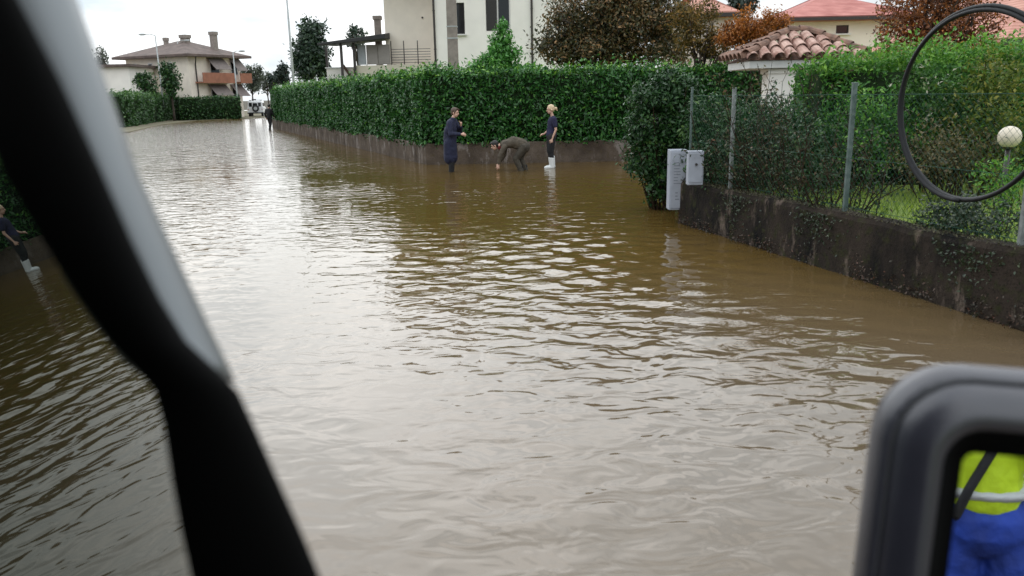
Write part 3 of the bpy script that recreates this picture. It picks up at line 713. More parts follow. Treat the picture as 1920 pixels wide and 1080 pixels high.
for (f, a0, a1, z0, z1) in ((1, 5.4, 6.1, fz_e-1.6, fz_e-.6), (1, 2.4, 3.2, fz_e-1.7, fz_e-.6), (1, 7.8, 8.5, fz_e-1.6, fz_e-.6), (2, 3.0, 4.4, fz_e-2.0, fz_e-.3), (2, 6.1, 7.2, fz_e-2.0, fz_e-.3), (2, 2.8, 4.4, fz_e-4.9, fz_e-3.1), (2, 6.0, 7.2, fz_e-4.9, fz_e-3.1), (1, 2.4, 3.2, fz_e-4.4, fz_e-3.3), (1, 5.4, 6.1, fz_e-4.4, fz_e-3.3)):
    wo = quadbox(f, a0, a1, z0, z1, -.02, .05).build('window', M['white_frame'], fh)
    quadbox(f, a0+.1, a1-.1, z0+.1, z1-.1, .051, .06).build('pane', M['dark_glass'], wo)
for (a0, a1) in ((.7, 5.4), (6.3, 8.1)):
    bo = quadbox(2, a0, a1, fz_e-2.75, fz_e-1.8, 1.15, 1.25); bo2 = quadbox(2, a0, a1, fz_e-2.9, fz_e-2.75, .0, 1.25)
    bo.add(bo2.v, bo2.f); bo.build('balcony', M['terracotta'], fh)
def awn(a0, a1, z, drop):
    mb = MB()
    vs = [fp(-.05, a0, z), fp(-.05, a1, z), fp(-1.35, a1, z-drop), fp(-1.35, a0, z-drop), fp(-.05, a0, z-.05), fp(-.05, a1, z-.05), fp(-1.35, a1, z-drop-.05), fp(-1.35, a0, z-drop-.05)]
    mb.add(vs, [(0,1,2,3),(7,6,5,4),(0,1,5,4),(1,2,6,5),(2,3,7,6),(3,0,4,7)])
    mb.build('awning', M['awning'], fh)
awn(2.6, 5.0, fz_e-.15, 1.25); awn(6.0, 7.5, fz_e-.15, 1.35); awn(2.4, 5.0, fz_e-3.0, 1.2); awn(5.8, 7.5, fz_e-3.0, 1.3)
mb = MB(); mb.tube([fp(-.1, .9, .3), fp(-.1, .9, fz_e-.9), fp(-.9, .3, fz_e-.1)], .07, 6); mb.build('downpipe', M['dark_metal'], fh)
# little house behind the pillar at far left
a = V(205, 125, 84); sh = thing('small_house', 'small white house with a low grey roof at the far left edge of the view', 'house', (a.x-2.5, 84, .05))
mb = MB(); mb.box(a.x-6, a.x+1.0, 86, 92, 0, V(205, 126, 86).z); mb.build('wall', M['white_render'], sh)
mb = MB(); mb.prism([(a.x-6.5, 85.5), (a.x+1.5, 85.5), (a.x+1.5, 92.5), (a.x-6.5, 92.5)], V(205, 126, 86).z+.002, V(205, 121, 86).z); mb.build('roof', M['tile_brown'], sh)

# ================================================================== LEFT ROADSIDE
g0 = VL[0]; h0, h1, h2 = G(236, 240), G(318, 226), G(372, 221)
hedge('roadside_hedge', [(h2.x, h2.y), (h1.x, h1.y), (h0.x, h0.y)], -1, 1.6, .05, 2.6, 70, .30, L['left'],
      'bushy mid green hedge along the grassy verge on the left', seed=8, amp=.35, sprout=.6, rough_in=.25)
a, b = V(338, 219, 84), V(454, 214, 88)
hedge('clipped_hedge', [(b.x, b.y), (a.x, a.y)], -1, 1.6, .05, V(410, 181, (a.y+b.y)/2).z, 60, .28, L['bush'],
      'dark flat clipped hedge at the far end of the flooded street', seed=9, amp=.08)
def lamp_post(name, label, base, h, arm, group):
    t = thing(name, label, 'street lamp', base, group=group)
    mb = MB(); mb.tube([(base[0], base[1], base[2]-.2), (base[0], base[1], base[2]+h*.5), (base[0], base[1], base[2]+h)], [.10, .08, .055], 8); mb.build('pole', M['lamp_pole'], t, smooth=True)
    if arm:
        e_ = Vector((base[0]+arm, base[1], base[2]+h+.12)); s_ = Vector((base[0], base[1], base[2]+h-.02))
        mb = MB(); mb.tube([s_, s_.lerp(e_, .5)+Vector((0, 0, .1)), e_], .035, 6); mb.build('arm', M['lamp_pole'], t)
        mb = MB(); mb.ell(e_+Vector((arm*.2, 0, 0)), (.38, .16, .10)); mb.build('lamp_head', M['lamp_pole'], t, smooth=True)
    return t
LG = 'street lamps along the flooded street'
def lampat(px, pyb, pyt, arm, label):
    b = G(px, pyb, .05); t = V(px, pyt, b.y); lamp_post('street_lamp', label, (b.x, b.y, .05), t.z-.05, arm, LG)
lampat(310, 226, 66, -1.1, 'tall grey street lamp standing before the bushy roadside hedge')
lampat(349, 222, 78, .9, 'grey lamp post rising before the corner of the cream far house')
lampat(449, 221.5, 98, .8, 'short far lamp post at the end of the dark clipped hedge')
b = V(551, 160, 56); t = V(538, 0, 56)
lamp_post('street_lamp', 'tall pale pole cut by the top edge beside the dark evergreen tree', (b.x, 56, .25), t.z+.9, -1.3, LG)
b = V(157, 30, 60); lamp_post('street_lamp', 'thin pole at the top left corner beside the grey pillar trim', (V(157, 150, 60).x, 60, .05), V(155, -40, 60).z, .9, LG)
b = V(588, 95, 66); mb = MB(); mb.tube([(b.x, 66, .2), (b.x, 66, V(581, 75, 66).z)], [.07, .05], 8); o = mb.build('thin_mast', M['lamp_pole'])
tag(o, 'thin pale mast standing within the dark evergreen tree', 'pole')

# ================================================================== FAR TREES
def tr(px, py0, py1, Y, hw, name, label, lm, n, leaf, seed, **k):
    """tree whose crown spans pixel rows py0..py1 and half width hw pixels at distance Y"""
    top, bot = V(px, py0, Y).z, V(px, py1, Y).z; x = V(px, (py0+py1)/2, Y).x; s = Y/FPX
    cz = (top+bot)/2; rz = (top-bot)/2; rx = hw*s
    return x, cz, rx, rz
def simple_tree(px, py0, py1, Y, hw, name, label, lm, n, leaf, seed, gz=.1, **k):
    x, cz, rx, rz = tr(px, py0, py1, Y, hw, name, label, lm, n, leaf, seed)
    rr_ = np.random.default_rng(seed+50); bl = [((x, Y, cz), (rx*.75, rx*.7, rz*.78))]
    for _ in range(5):
        a = rr_.uniform(0, 6.28); bl.append(((x+rx*.5*math.cos(a), Y+rx*.4*math.sin(a), cz+rz*rr_.uniform(-.6, .6)), (rx*.45, rx*.45, rz*.36)))
    return tree(name, label, (x, Y, gz), max(.8, cz-gz), .10+.02*rz, bl, n, leaf, lm, seed=seed, **k)
simple_tree(584, 24, 158, 62, 37, 'evergreen_tree', 'tall dark evergreen tree between the pale pole and the house canopy', L['magnolia'], 6500, .38, 21, gz=.25, spread=.2, nclump=44, group='trees beyond the hedge')
simple_tree(668, 44, 90, 68, 22, 'garden_tree', 'small round dark tree showing over the black terrace canopy', L['magnolia'], 900, .3, 22, gz=.25)
simple_tree(530, 112, 165, 75, 16, 'conifer_tree', 'small dark conifer left of the tall evergreen tree', L['conifer'], 1000, .32, 23, gz=.25)
simple_tree(514, 128, 170, 95, 12, 'conifer_tree', 'dark conifer farthest along the right side of the street', L['conifer'], 700, .35, 24, gz=.25)
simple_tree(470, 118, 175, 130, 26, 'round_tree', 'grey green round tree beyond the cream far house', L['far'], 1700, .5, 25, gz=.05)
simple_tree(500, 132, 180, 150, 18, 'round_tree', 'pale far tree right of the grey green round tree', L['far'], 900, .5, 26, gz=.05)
simple_tree(318, 108, 185, 84, 22, 'evergreen_tree', 'dark evergreen tree in front of the cream far house', L['bush'], 1700, .36, 27, gz=.05)
simple_tree(275, 132, 185, 82, 22, 'bushy_tree', 'low dark bushy tree left of the first street lamp', L['bush'], 1300, .36, 28, gz=.05)
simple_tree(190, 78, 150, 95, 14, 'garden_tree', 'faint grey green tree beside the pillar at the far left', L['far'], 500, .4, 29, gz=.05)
# rusty tree behind the long hedge
x0 = V(1160, 60, 29).x
def Bp(px, py, Y, rx, rz): v = V(px, py, Y); return ((v.x, Y, v.z), (rx, rx*.8, rz))
tree('copper_tree', 'large rusty brown leaved tree over the long hedge right of the pale house', (V(1150, 150, 29).x, 29, .25), 3.2, .16,
     [Bp(1150, 40, 29, 1.7, 1.5), Bp(1060, 60, 28.5, 1.05, 1.2), Bp(1250, 45, 29.3, 1.15, 1.3), Bp(1110, 95, 28.2, 1.3, .7), Bp(1240, 105, 28.5, 1.0, .5), Bp(1170, -30, 29, 1.5, 1.1), Bp(1040, 100, 28, .5, .6)],
     38000, .14, L['rust'], seed=31, nclump=60, spread=.19, limbs=30, shell=.2)
tree('orange_tree', 'small bright orange leaved tree left of the red roofed house', (V(1410, 150, 24).x, 24, .43), 2.6, .09,
     [Bp(1412, 55, 24, .85, .45), Bp(1375, 65, 24, .55, .35), Bp(1450, 45, 24, .45, .4)], 7000, .10, L['orange'], seed=32, nclump=40, spread=.2, shell=.2)
tree('amber_tree', 'loose olive and amber leaved tree between the copper tree and the orange tree', (V(1315, 150, 25).x, 25, .43), 2.4, .08,
     [Bp(1305, 70, 25, .65, .6), Bp(1345, 95, 25, .55, .35), Bp(1285, 30, 25, .5, .5), Bp(1330, 20, 25.3, .4, .4)], 4200, .11, L['amber'], seed=35, nclump=44, spread=.2, shell=.2)
simple_tree(1392, -30, 40, 48, 32, 'conifer_tree', 'dark conifer top behind the orange tree', L['conifer'], 1500, .25, 33, gz=.25)
tree('red_leaf_tree', 'dark red leaved tree above the garden hedge left of the black hose loop', (V(1755, 150, 17).x, 17, .43), 2.4, .11,
     [Bp(1750, 30, 17, 1.0, .75), Bp(1680, 50, 17, .45, .65), Bp(1820, 50, 17, .6, .6), Bp(1740, 95, 16.6, .8, .35), Bp(1770, -30, 17.2, 1.0, .6), Bp(1665, 100, 17, .3, .3)],
     13000, .085, L['darkred'], seed=34, nclump=60, spread=.2, limbs=24, shell=.2)

# ================================================================== HOUSES BEHIND ON THE RIGHT
def hip_house(name, label, x0, x1, y0, y1, ze, zr, wm, rm, wins=(), ov=.7, ridge=3.0):
    t = thing(name, label, 'house', ((x0+x1)/2, y0, .3)); mb = MB()
    facade(mb, x0, x1, .2, ze, y0, wins, .15)
    for xx in (x0, x1): mb.add([(xx, y0, .2), (xx, y1, .2), (xx, y1, ze), (xx, y0, ze)], [(0, 1, 2, 3)])
    mb.add([(x0, y1, .2), (x1, y1, .2), (x1, y1, ze), (x0, y1, ze)], [(0, 1, 2, 3)])
    mb.box(x0+.4, x1-.4, y0+.5, y1-.4, .3, ze-.1)
    mb.build('wall', wm, t)
    mb = MB(); z = ze; mm = (y0+y1)/2
    mb.add([(x0-ov, y0-ov, z-.12), (x1+ov, y0-ov, z-.12), (x1+ov, y1+ov, z-.12), (x0-ov, y1+ov, z-.12), (x0-ov, y0-ov, z+.12), (x1+ov, y0-ov, z+.12), (x1+ov, y1+ov, z+.12), (x0-ov, y1+ov, z+.12), (x0+ridge, mm, zr), (x1-ridge, mm, zr)],
           [(3,2,1,0),(0,1,5,4),(1,2,6,5),(2,3,7,6),(3,0,4,7),(4,5,9,8),(5,6,9),(6,7,8,9),(7,4,8)])
    mb.build('roof', rm, t)
    mb = MB()
    mb.box(x0-ov-.08, x1+ov+.08, y0-ov-.1, y0-ov-.003, z-.10, z+.06); mb.build('gutter', M['dark_metal'], t)
    for w_ in wins: window(t, *w_, y0+.08, fm=M['dark_frame'])
    return t
Y1 = 44.0
hip_house('red_roof_house', 'cream house with a red hipped roof and one small dark window behind the canopy',
          V(1490, 50, Y1).x, V(1700, 50, Y1).x, Y1, Y1+8, V(1550, 36, Y1).z, V(1550, 36, Y1).z+1.7, M['cream'], M['tile_red'],
          wins=[(V(1568, 50, Y1).x, V(1592, 50, Y1).x, V(1580, 63, Y1).z, V(1580, 47, Y1).z)], ov=.6)
Y2 = 27.0
hip_house('salmon_roof_house', 'house with a large salmon pink roof at the top right corner behind the hose loop',
          V(1905, 70, Y2).x, V(1905, 70, Y2).x+11, Y2, Y2+9, V(1890, 80, Y2).z, V(1890, 80, Y2).z+3.4, M['cream'], M['tile_salmon'], ov=.9, ridge=4)
Y3 = 36.0
hip_house('pink_house', 'pale pink house glimpsed through the brown and orange tree crowns',
          V(1290, 70, Y3).x, V(1372, 70, Y3).x, Y3, Y3+6, V(1330, 28, Y3).z, V(1330, 28, Y3).z+1.2, mat('pale_pink_render', (.62, .52, .48), .9, .05, 2), M['tile_salmon'], ov=.25, ridge=1.2)

# ================================================================== TILED GATE CANOPY
YC = 15.6
cl, cr_, cp = V(1372, 120, YC), V(1628, 120, YC), V(1478, 54, YC)
gc = thing('gate_canopy', 'small gate canopy roofed with curved terracotta tiles on a white pillar', 'gate canopy', (cp.x, YC+.6, .43))
ez = V(1480, 109, YC).z; pz_ = V(1478, 66, YC+.8).z
ex0, ex1, ey0, ey1 = V(1398, 118, YC).x, V(1622, 118, YC).x, YC, YC+1.7
cxm = V(1478, 60, YC+.8).x; cxr = V(1520, 60, YC+.8).x; ym = YC+.85
mb = MB(); fz = V(1480, 127, YC).z
mb.box(ex0+.10, ex1-.06, ey0+.10, ey1-.08, fz, ez-.03); mb.build('fascia', M['white_paint'], gc, bevel=.01)
mb = MB(); e2 = ez-.027
mb.add([(ex0+.06, ey0+.06, e2), (ex1-.06, ey0+.06, e2), (ex1-.06, ey1, e2), (ex0+.06, ey1, e2), (cxm, ym, pz_-.05), (cxr, ym, pz_-.05)], [(0,1,5,4),(1,2,5),(2,3,4,5),(3,0,4),(3,2,1,0)])
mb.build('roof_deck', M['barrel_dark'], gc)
def barrel(mb, a, b, r0, r1, up, n=7, dep=1.0, th=.012):
    """half round tile from a (low, wide) to b (high), open below, with thickness"""
    a = Vector(a); b = Vector(b); d = (b-a).normalized(); s = d.cross(Vector(up)).normalized(); u = s.cross(d).normalized()
    loops = []
    for p, r in ((a, r0), (b, r1)):
        o_ = [p+s*r*math.cos(math.pi*i/(n-1))+u*r*dep*math.sin(math.pi*i/(n-1)) for i in range(n)]
        i_ = [p+s*(r-th)*math.cos(math.pi*i/(n-1))+u*(r-th)*dep*math.sin(math.pi*i/(n-1)) for i in range(n-1, -1, -1)]
        loops.append(o_+i_)
    mb.loft(loops)
def slope(xa0, ya0, xa1, ya1, tx0, tx1, ty, name, lanes, mate):
    """lanes of overlapping cover tiles from the eave to ridge/hips"""
    mb = MB()
    e0, e1 = Vector((xa0, ya0, ez)), Vector((xa1, ya1, ez)); t0, t1 = Vector((tx0[0], tx0[1], pz_)), Vector((tx1[0], tx1[1], pz_))
    nrm = (e1-e0).cross(t0-e0).normalized(); nrm = nrm if nrm.z > 0 else -nrm
    ed = (e1-e0); el = ed.length; ed.normalize(); upv = ((t0+t1)/2-(e0+e1)/2); hgt = (upv-ed*upv.dot(ed)); H = hgt.length; hd = hgt.normalized()
    a0 = (t0-e0).dot(ed); a1 = (t1-e0).dot(ed)
    for k in range(lanes):
        x = el*(k+.5)/lanes
        top = 1.0
        if x < a0: top = x/a0
        elif x > a1: top = (el-x)/(el-a1)
        hl = H*top; nrow = max(1, int(round(hl/.30))); rw = el/lanes*.46
        for j in range(nrow):
            lo = hl*j/nrow-(.06 if j == 0 else .03); hi = hl*(j+1)/nrow
            p = e0+ed*(x+random.uniform(-.008, .008))+nrm*(.012+.0*j)
            barrel(mb, p+hd*lo+nrm*.024, p+hd*hi, rw*random.uniform(1.0, 1.06), rw*.86, nrm)
    o = mb.build(name, mate, gc, smooth=False)
    return o
slope(ex0, ey0, ex1, ey0, (cxm, ym), (cxr, ym), 0, 'roof_tiles', 9, M['barrel'])
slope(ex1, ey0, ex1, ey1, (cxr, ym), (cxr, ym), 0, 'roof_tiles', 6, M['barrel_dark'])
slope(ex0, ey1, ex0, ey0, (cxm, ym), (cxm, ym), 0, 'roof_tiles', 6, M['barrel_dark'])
mb = MB()
def ridge(a, b, n):
    a, b = Vector(a), Vector(b)
    for k in range(n):
        p0, p1 = a.lerp(b, k/n), a.lerp(b, (k+1.12)/n); barrel(mb, p0+Vector((0, 0, .045)), p1+Vector((0, 0, .025)), .10, .085, (0, 0, 1))
ridge((ex0, ey0, ez+.04), (cxm, ym, pz_+.04), 4); ridge((ex1, ey0, ez+.04), (cxr, ym, pz_+.04), 4); ridge((cxm, ym, pz_+.05), (cxr, ym, pz_+.05), 2)
ridge((ex0, ey1, ez+.04), (cxm, ym, pz_+.04), 4); ridge((ex1, ey1, ez+.04), (cxr, ym, pz_+.04), 4)
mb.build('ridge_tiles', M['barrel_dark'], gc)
for (pa, pb_, yy) in ((1441, 1491, YC+.25), (1590, 1616, YC+1.0)):
    a, b = V(pa, 150, yy).x, V(pb_, 150, yy).x
    mb = MB(); mb.box(a, b, yy, yy+.42, .35, fz-.003); mb.box(a-.03, b+.03, yy-.03, yy+.45, fz-.10, fz-.006); mb.build('pillar', M['white_render'], gc, bevel=.01)
a, b = V(1505, 222, YC-.3), V(1562, 222, YC-.3)
mb = MB(); zt = V(1530, 208, YC-.3).z; mb.box(a.x, b.x, YC-.3, YC-.05, .35, zt-.05); mb.box(a.x-.04, b.x+.04, YC-.34, YC-.01, zt-.047, zt); o = mb.build('stone_pier', M['white_render'], bevel=.008)
tag(o, 'pale stone pier half hidden by creepers under the tiled canopy', 'pier')

# ================================================================== RIGHT GARDEN WALL AND FENCE
wz = .66
dn = (E-D).normalized()
nst = 60; L_w = (EE-D).length
def wall_mesh():
    mb = MB(); loops = []
    r = np.random.default_rng(4)
    for k in range(nst+1):
        p = D+dn*(L_w*k/nst); zt = wz+.012*math.sin(k*.9)+.010*r.normal()
        j = r.normal()*.006
        q = [p+inD*j+Vector((0,0,-.32)), p+inD*(j*.5)+Vector((0,0,.25)), p+inD*(j+.004)+Vector((0,0,zt-.05)), p+inD*(j+.03)+Vector((0,0,zt)), p+inD*.20+Vector((0,0,zt+.005)), p+inD*.24+Vector((0,0,zt-.05)), p+inD*.24+Vector((0,0,-.32))]
        loops.append(q)
    return mb.loft(loops)
o = wall_mesh().build('garden_wall', M['stain'], smooth=False); tag(o, 'dark stained mossy garden wall under the chain link fence on the right', 'wall')
# moss and leaf litter on the coping, weeds at the water line
def strip_leaves(name, n, f, leaf, lm, label, kind='stuff', seed=1, ratio=.5, nr=(0, 0, 1), cat=None):
    r = np.random.default_rng(seed); p = np.array([f(r) for _ in range(n)]); q = np.repeat(np.array([nr], float), n, 0)
    lv, lf = leaf_geo(p, unit(q), leaf, ratio, flop=1.0, droop=0, r=r)
    o = quads_obj(name, lv, lf, [lm], r.beta(2, 2.2, n)); return tag(o, label, cat, kind=kind)
def cop(r):
    t = r.uniform(0, L_w); c_ = max(0, math.sin(t*2.1+1)+math.sin(t*5.3))*.5
    p = D+dn*t+inD*r.uniform(-.005, .22); return (p.x, p.y, wz+abs(r.normal())*.022*(.5+c_))
strip_leaves('moss', 5200, cop, .030, L['moss'], 'moss and dead leaves along the top of the stained garden wall', seed=5)
def wl(r):
    t = r.uniform(0, L_w)
    while math.sin(t*3.1)+math.sin(t*7.7+1)+.6*math.sin(t*1.3) < r.uniform(-1.6, 1.8): t = r.uniform(0, L_w)
    z = abs(r.normal())*.10; p = D+dn*t-inD*abs(r.normal())*.035; return (p.x, p.y, z)
strip_leaves('weeds', 2600, wl, .032, L['weed'], 'reddish weeds growing at the water line of the stained garden wall', seed=6, nr=(-inD.x, -inD.y, .4))
def iv(r):
    t = [1.7, 3.4, 5.6, 6.9][r.integers(4)]+r.normal()*.22; z = .62-abs(r.normal())*.17
    p = D+dn*t-inD*(.01+abs(r.normal())*.02); return (p.x, p.y, max(.02, z))
strip_leaves('creeping_ivy', 1200, iv, .034, L['ivy'], 'ivy trails hanging over the face of the stained garden wall', seed=7, nr=(-inD.x, -inD.y, .3))
# hedge return at the side street corner, the near dark bush
bushc = G(1237, 398)
bl = []
for (px, py, rx, rz) in ((1235, 175, .42, .30), (1225, 235, .46, .34), (1228, 300, .44, .34), (1238, 350, .36, .28), (1260, 170, .4, .3), (1275, 240, .42, .34), (1205, 260, .25, .3), (1205, 190, .25, .25), (1262, 310, .3, .3)):
    v = V(px, py, bushc.y+.35); bl.append(((v.x, v.y, v.z), (rx, rx, rz)))
shrub('corner_bush', 'dense dark glossy bush overhanging the water at the corner beside the white meter cabinet', (bushc.x+.15, bushc.y+.5, .0), bl, 15000, .085, L['bush'], seed=12, nclump=34, spread=.2, shell=.5, stems=20, stem_r=.016, ratio=.45)
# solid dark heart of that bush
# garden hedge at the back of the lawn
gh0, gh1 = V(1535, 330, 12.6), V(2300, 330, 13.2)
hedge('garden_hedge', [(gh0.x, 12.7), (gh1.x, 12.2)], 1, 1.2, .43, 2.38, 1300, .095, L['garden'],
      'bright mid green garden hedge behind the lawn and the fence', seed=14, amp=.30, sprout=.9, rough_in=.22, tint=(.05, 1.0))
hedge('side_hedge', [xy(D+inD*.3+Vector((0, .9, 0))), (gh0.x+.6, 14.0)], 1, .9, .43, 1.72, 420, .08, L['bush'],
      'dark hedge beside the side street behind the creeper covered fence', seed=15, amp=.12, sprout=.4, rough_in=.14)
# creepers and twiggy shrubs just behind the fence
def fence_pt(px, off=.15):
    """point on the wall line at pixel column px"""
    best = min((abs(project(D+dn*t+inD*off+Vector((0, 0, wz)))[0]-px), t) for t in np.linspace(-.6, L_w, 900)); return D+dn*best[1]+inD*off
Rinv = cam_rot.transposed()
def project(p):
    q = Rinv @ (Vector(p)-Vector((0, 0, CAM_H))); return 960+FPX*q.x/-q.z, 540-FPX*q.y/-q.z
def creeper(px0, px1, z1, n, lm, label, seed, name='climbing_shrub', leaf=.055, group='creepers on the chain link fence', tall=0, off=.25):
    a, b = fence_pt(px0, off), fence_pt(px1, off); r = np.random.default_rng(seed)
    c_ = (a+b)/2; root = thing(name, label, 'shrub', (c_.x, c_.y, .43), group=group)
    mb = MB(); ps, ns = [], []
    for k in range(int(26*(b-a).length)):
        s = a.lerp(b, r.uniform())+inD*r.uniform(-.1, .5); s.z = .43; h = r.uniform(.55, 1)*(z1-.43)+(r.uniform(0, tall) if r.uniform() < .4 else 0)
        pts = [s.copy()]; cur = s.copy(); d = Vector((r.normal()*.18, r.normal()*.18, 1))
        for j in range(7):
            d = (d+Vector((r.normal()*.22, r.normal()*.22, r.normal()*.06))).normalized(); cur = cur+d*(h/7); pts.append(cur.copy())
            if r.uniform() < .6:
                tw = cur+Vector((r.normal(), r.normal(), abs(r.normal())))*.14; mb.tube([cur, tw], [.005, .0025], 4)
                for _ in range(3): ps.append(tuple(cur.lerp(tw, r.uniform(.3, 1))))
        mb.tube(pts, [.010-.0011*q for q in range(8)], 5)
        for _ in range(n//40): ps.append(tuple(pts[int(r.integers(1, 8))]+Vector(r.normal(size=3))*.10))
    mb.build('stem', M['twig'], root)
    p = np.array(ps); q = r.normal(size=p.shape)*.6+np.array([-inD.x, -inD.y, .2])
    lv, lf = leaf_geo(p, unit(q), leaf, .5, r=r); quads_obj('foliage', lv, lf, [lm], r.beta(1.8, 2.2, len(p)), root)
    return root
creeper(1326, 1378, 1.95, 1900, L['creeper'], 'leafy dark creeper between the meter cabinet and the pale fence post', 41, tall=.5)
creeper(1380, 1480, 2.0, 1700, L['creeper'], 'tangled brown creeper just right of the pale fence post', 42, tall=.3)
creeper(1485, 1585, 1.9, 1700, L['creeper'], 'dark twiggy creeper left of the green fence post', 43, tall=.3)
creeper(1300, 1430, 2.55, 900, L['olive'], 'tall olive brown twiggy shrub in front of the tiled canopy', 44, name='twiggy_shrub', leaf=.06, group=None, tall=.6, off=1.1)
# more dark planting between the creepers and the back of the garden
v = V(1460, 300, 12.4)
shrub('dark_shrub', 'broad dark green shrub behind the creepers below the tiled canopy', (v.x, 12.2, .43),
      [((V(px, py, yy).x, yy, V(px, py, yy).z), (.5, .4, .42)) for px, py, yy in ((1335, 230, 12.7), (1400, 260, 12.2), (1335, 300, 12.4), (1460, 290, 12.0), (1530, 270, 12.0), (1400, 320, 11.8), (1520, 330, 11.6), (1465, 235, 12.6))],
      9000, .085, L['bush'], seed=16, nclump=26, spread=.24, stems=16)
shrub('mixed_shrub', 'brownish mixed shrub inside the black hose loop before the garden hedge', (V(1790, 330, 10.4).x, 10.4, .43),
      [((V(px, py, 10.4).x, 10.4, V(px, py, 10.4).z), (.42, .35, .3)) for px, py in ((1760, 260), (1815, 285), (1770, 320), (1850, 310), (1730, 300))],
      2600, .06, L['olive'], seed=17, nclump=26, spread=.26, stems=16)
shrub('low_shrub', 'low dark evergreen shrub on the wall under the black hose loop', (V(1815, 400, 7.7).x, 7.7, .43),
      [((V(px, py, yy).x, yy, V(px, py, yy).z), (.28, .24, .16)) for px, py, yy in ((1775, 392, 7.9), (1830, 400, 7.5), (1870, 415, 7.2), (1800, 415, 7.5), (1760, 415, 7.9))],
      2800, .05, L['ivy'], seed=18, nclump=22, spread=.22, stems=12, stem_r=.006)
shrub('yellow_shrub', 'pale yellow green shrub beside the right hand fence post', (V(1890, 360, 7.9).x, 8.0, .43),
      [((V(px, py, 8.1).x, 8.1, V(px, py, 8.1).z), (.2, .2, .2)) for px, py in ((1880, 360), (1905, 340), (1895, 400), (1870, 330))],
      900, .05, L['garden'], seed=19, nclump=18, spread=.25, stems=10, stem_r=.006, tintadd=.25)
for k, (nm, lab, lm_, sd_, bl_) in enumerate((
    ('garden_shrub', 'loose light green shrub just right of the green fence post', 'garden', 71, ((1640, 215, 11.6, .5, .4), (1690, 260, 11.4, .45, .35), (1625, 290, 11.2, .35, .3))),
    ('garden_shrub', 'yellowing loose shrub behind the globe lamp', 'yellow', 72, ((1880, 150, 11.0, .55, .4), (1840, 215, 10.8, .5, .4), (1900, 250, 10.4, .4, .35), (1870, 310, 10.2, .35, .25))),
    ('garden_shrub', 'pale flecked rose shrub seen through the middle of the hose loop', 'rose', 73, ((1760, 190, 11.3, .55, .4), (1720, 160, 11.5, .4, .3), (1800, 230, 11.1, .4, .3))))):
    bb = [((V(px, py, yy).x, yy, V(px, py, yy).z), (rx, rx*.7, rz)) for px, py, yy, rx, rz in bl_]
    shrub(nm, lab, (bb[0][0][0], bb[0][0][1], .43), bb, 3000, .075, L[lm_], seed=sd_, nclump=30, spread=.28, stems=16)
# lawn grass
def grass():
    r = np.random.default_rng(20); pts = []
    while len(pts) < 9000:
        t = r.uniform(1.2, L_w); p = D+dn*t+inD*(r.uniform(0, 1)**1.6*4.0+.22)
        if p.y < 12.4: pts.append((p.x, p.y, .54))
    p = np.array(pts); q = r.normal(size=p.shape)*.5+np.array([0, 0, .4])
    n = len(p); h = r.uniform(.05, .13, n); a = r.uniform(0, 6.28, n); wv = .006
    dx, dy = np.cos(a)*wv, np.sin(a)*wv; lx, ly = r.normal(0, .03, n), r.normal(0, .03, n)
    V4 = np.stack([np.column_stack([p[:,0]-dx, p[:,1]-dy, p[:,2]-.02]), np.column_stack([p[:,0]+dx, p[:,1]+dy, p[:,2]-.02]), np.column_stack([p[:,0]+lx+dx*.3, p[:,1]+ly+dy*.3, p[:,2]+h]), np.column_stack([p[:,0]+lx-dx*.3, p[:,1]+ly-dy*.3, p[:,2]+h])], 1).reshape(-1, 3)
    o = quads_obj('grass', V4, np.arange(4*n).reshape(-1, 4), [L['grass']], r.beta(2, 2, n)); tag(o, 'bright yellow green grass on the lawn behind the fence', kind='stuff')
grass()
a = [G(px, py, .56) for px, py in ((1590, 331), (1612, 326), (1638, 322), (1662, 325))]
mb = MB(); mb.tube([p+Vector((0, 0, .02+.03*(k % 2))) for k, p in enumerate(a)], .016, 6); o = mb.build('garden_branch', M['white_paint'], smooth=True)
tag(o, 'pale bleached branch lying on the lawn behind the green fence post', 'branch')

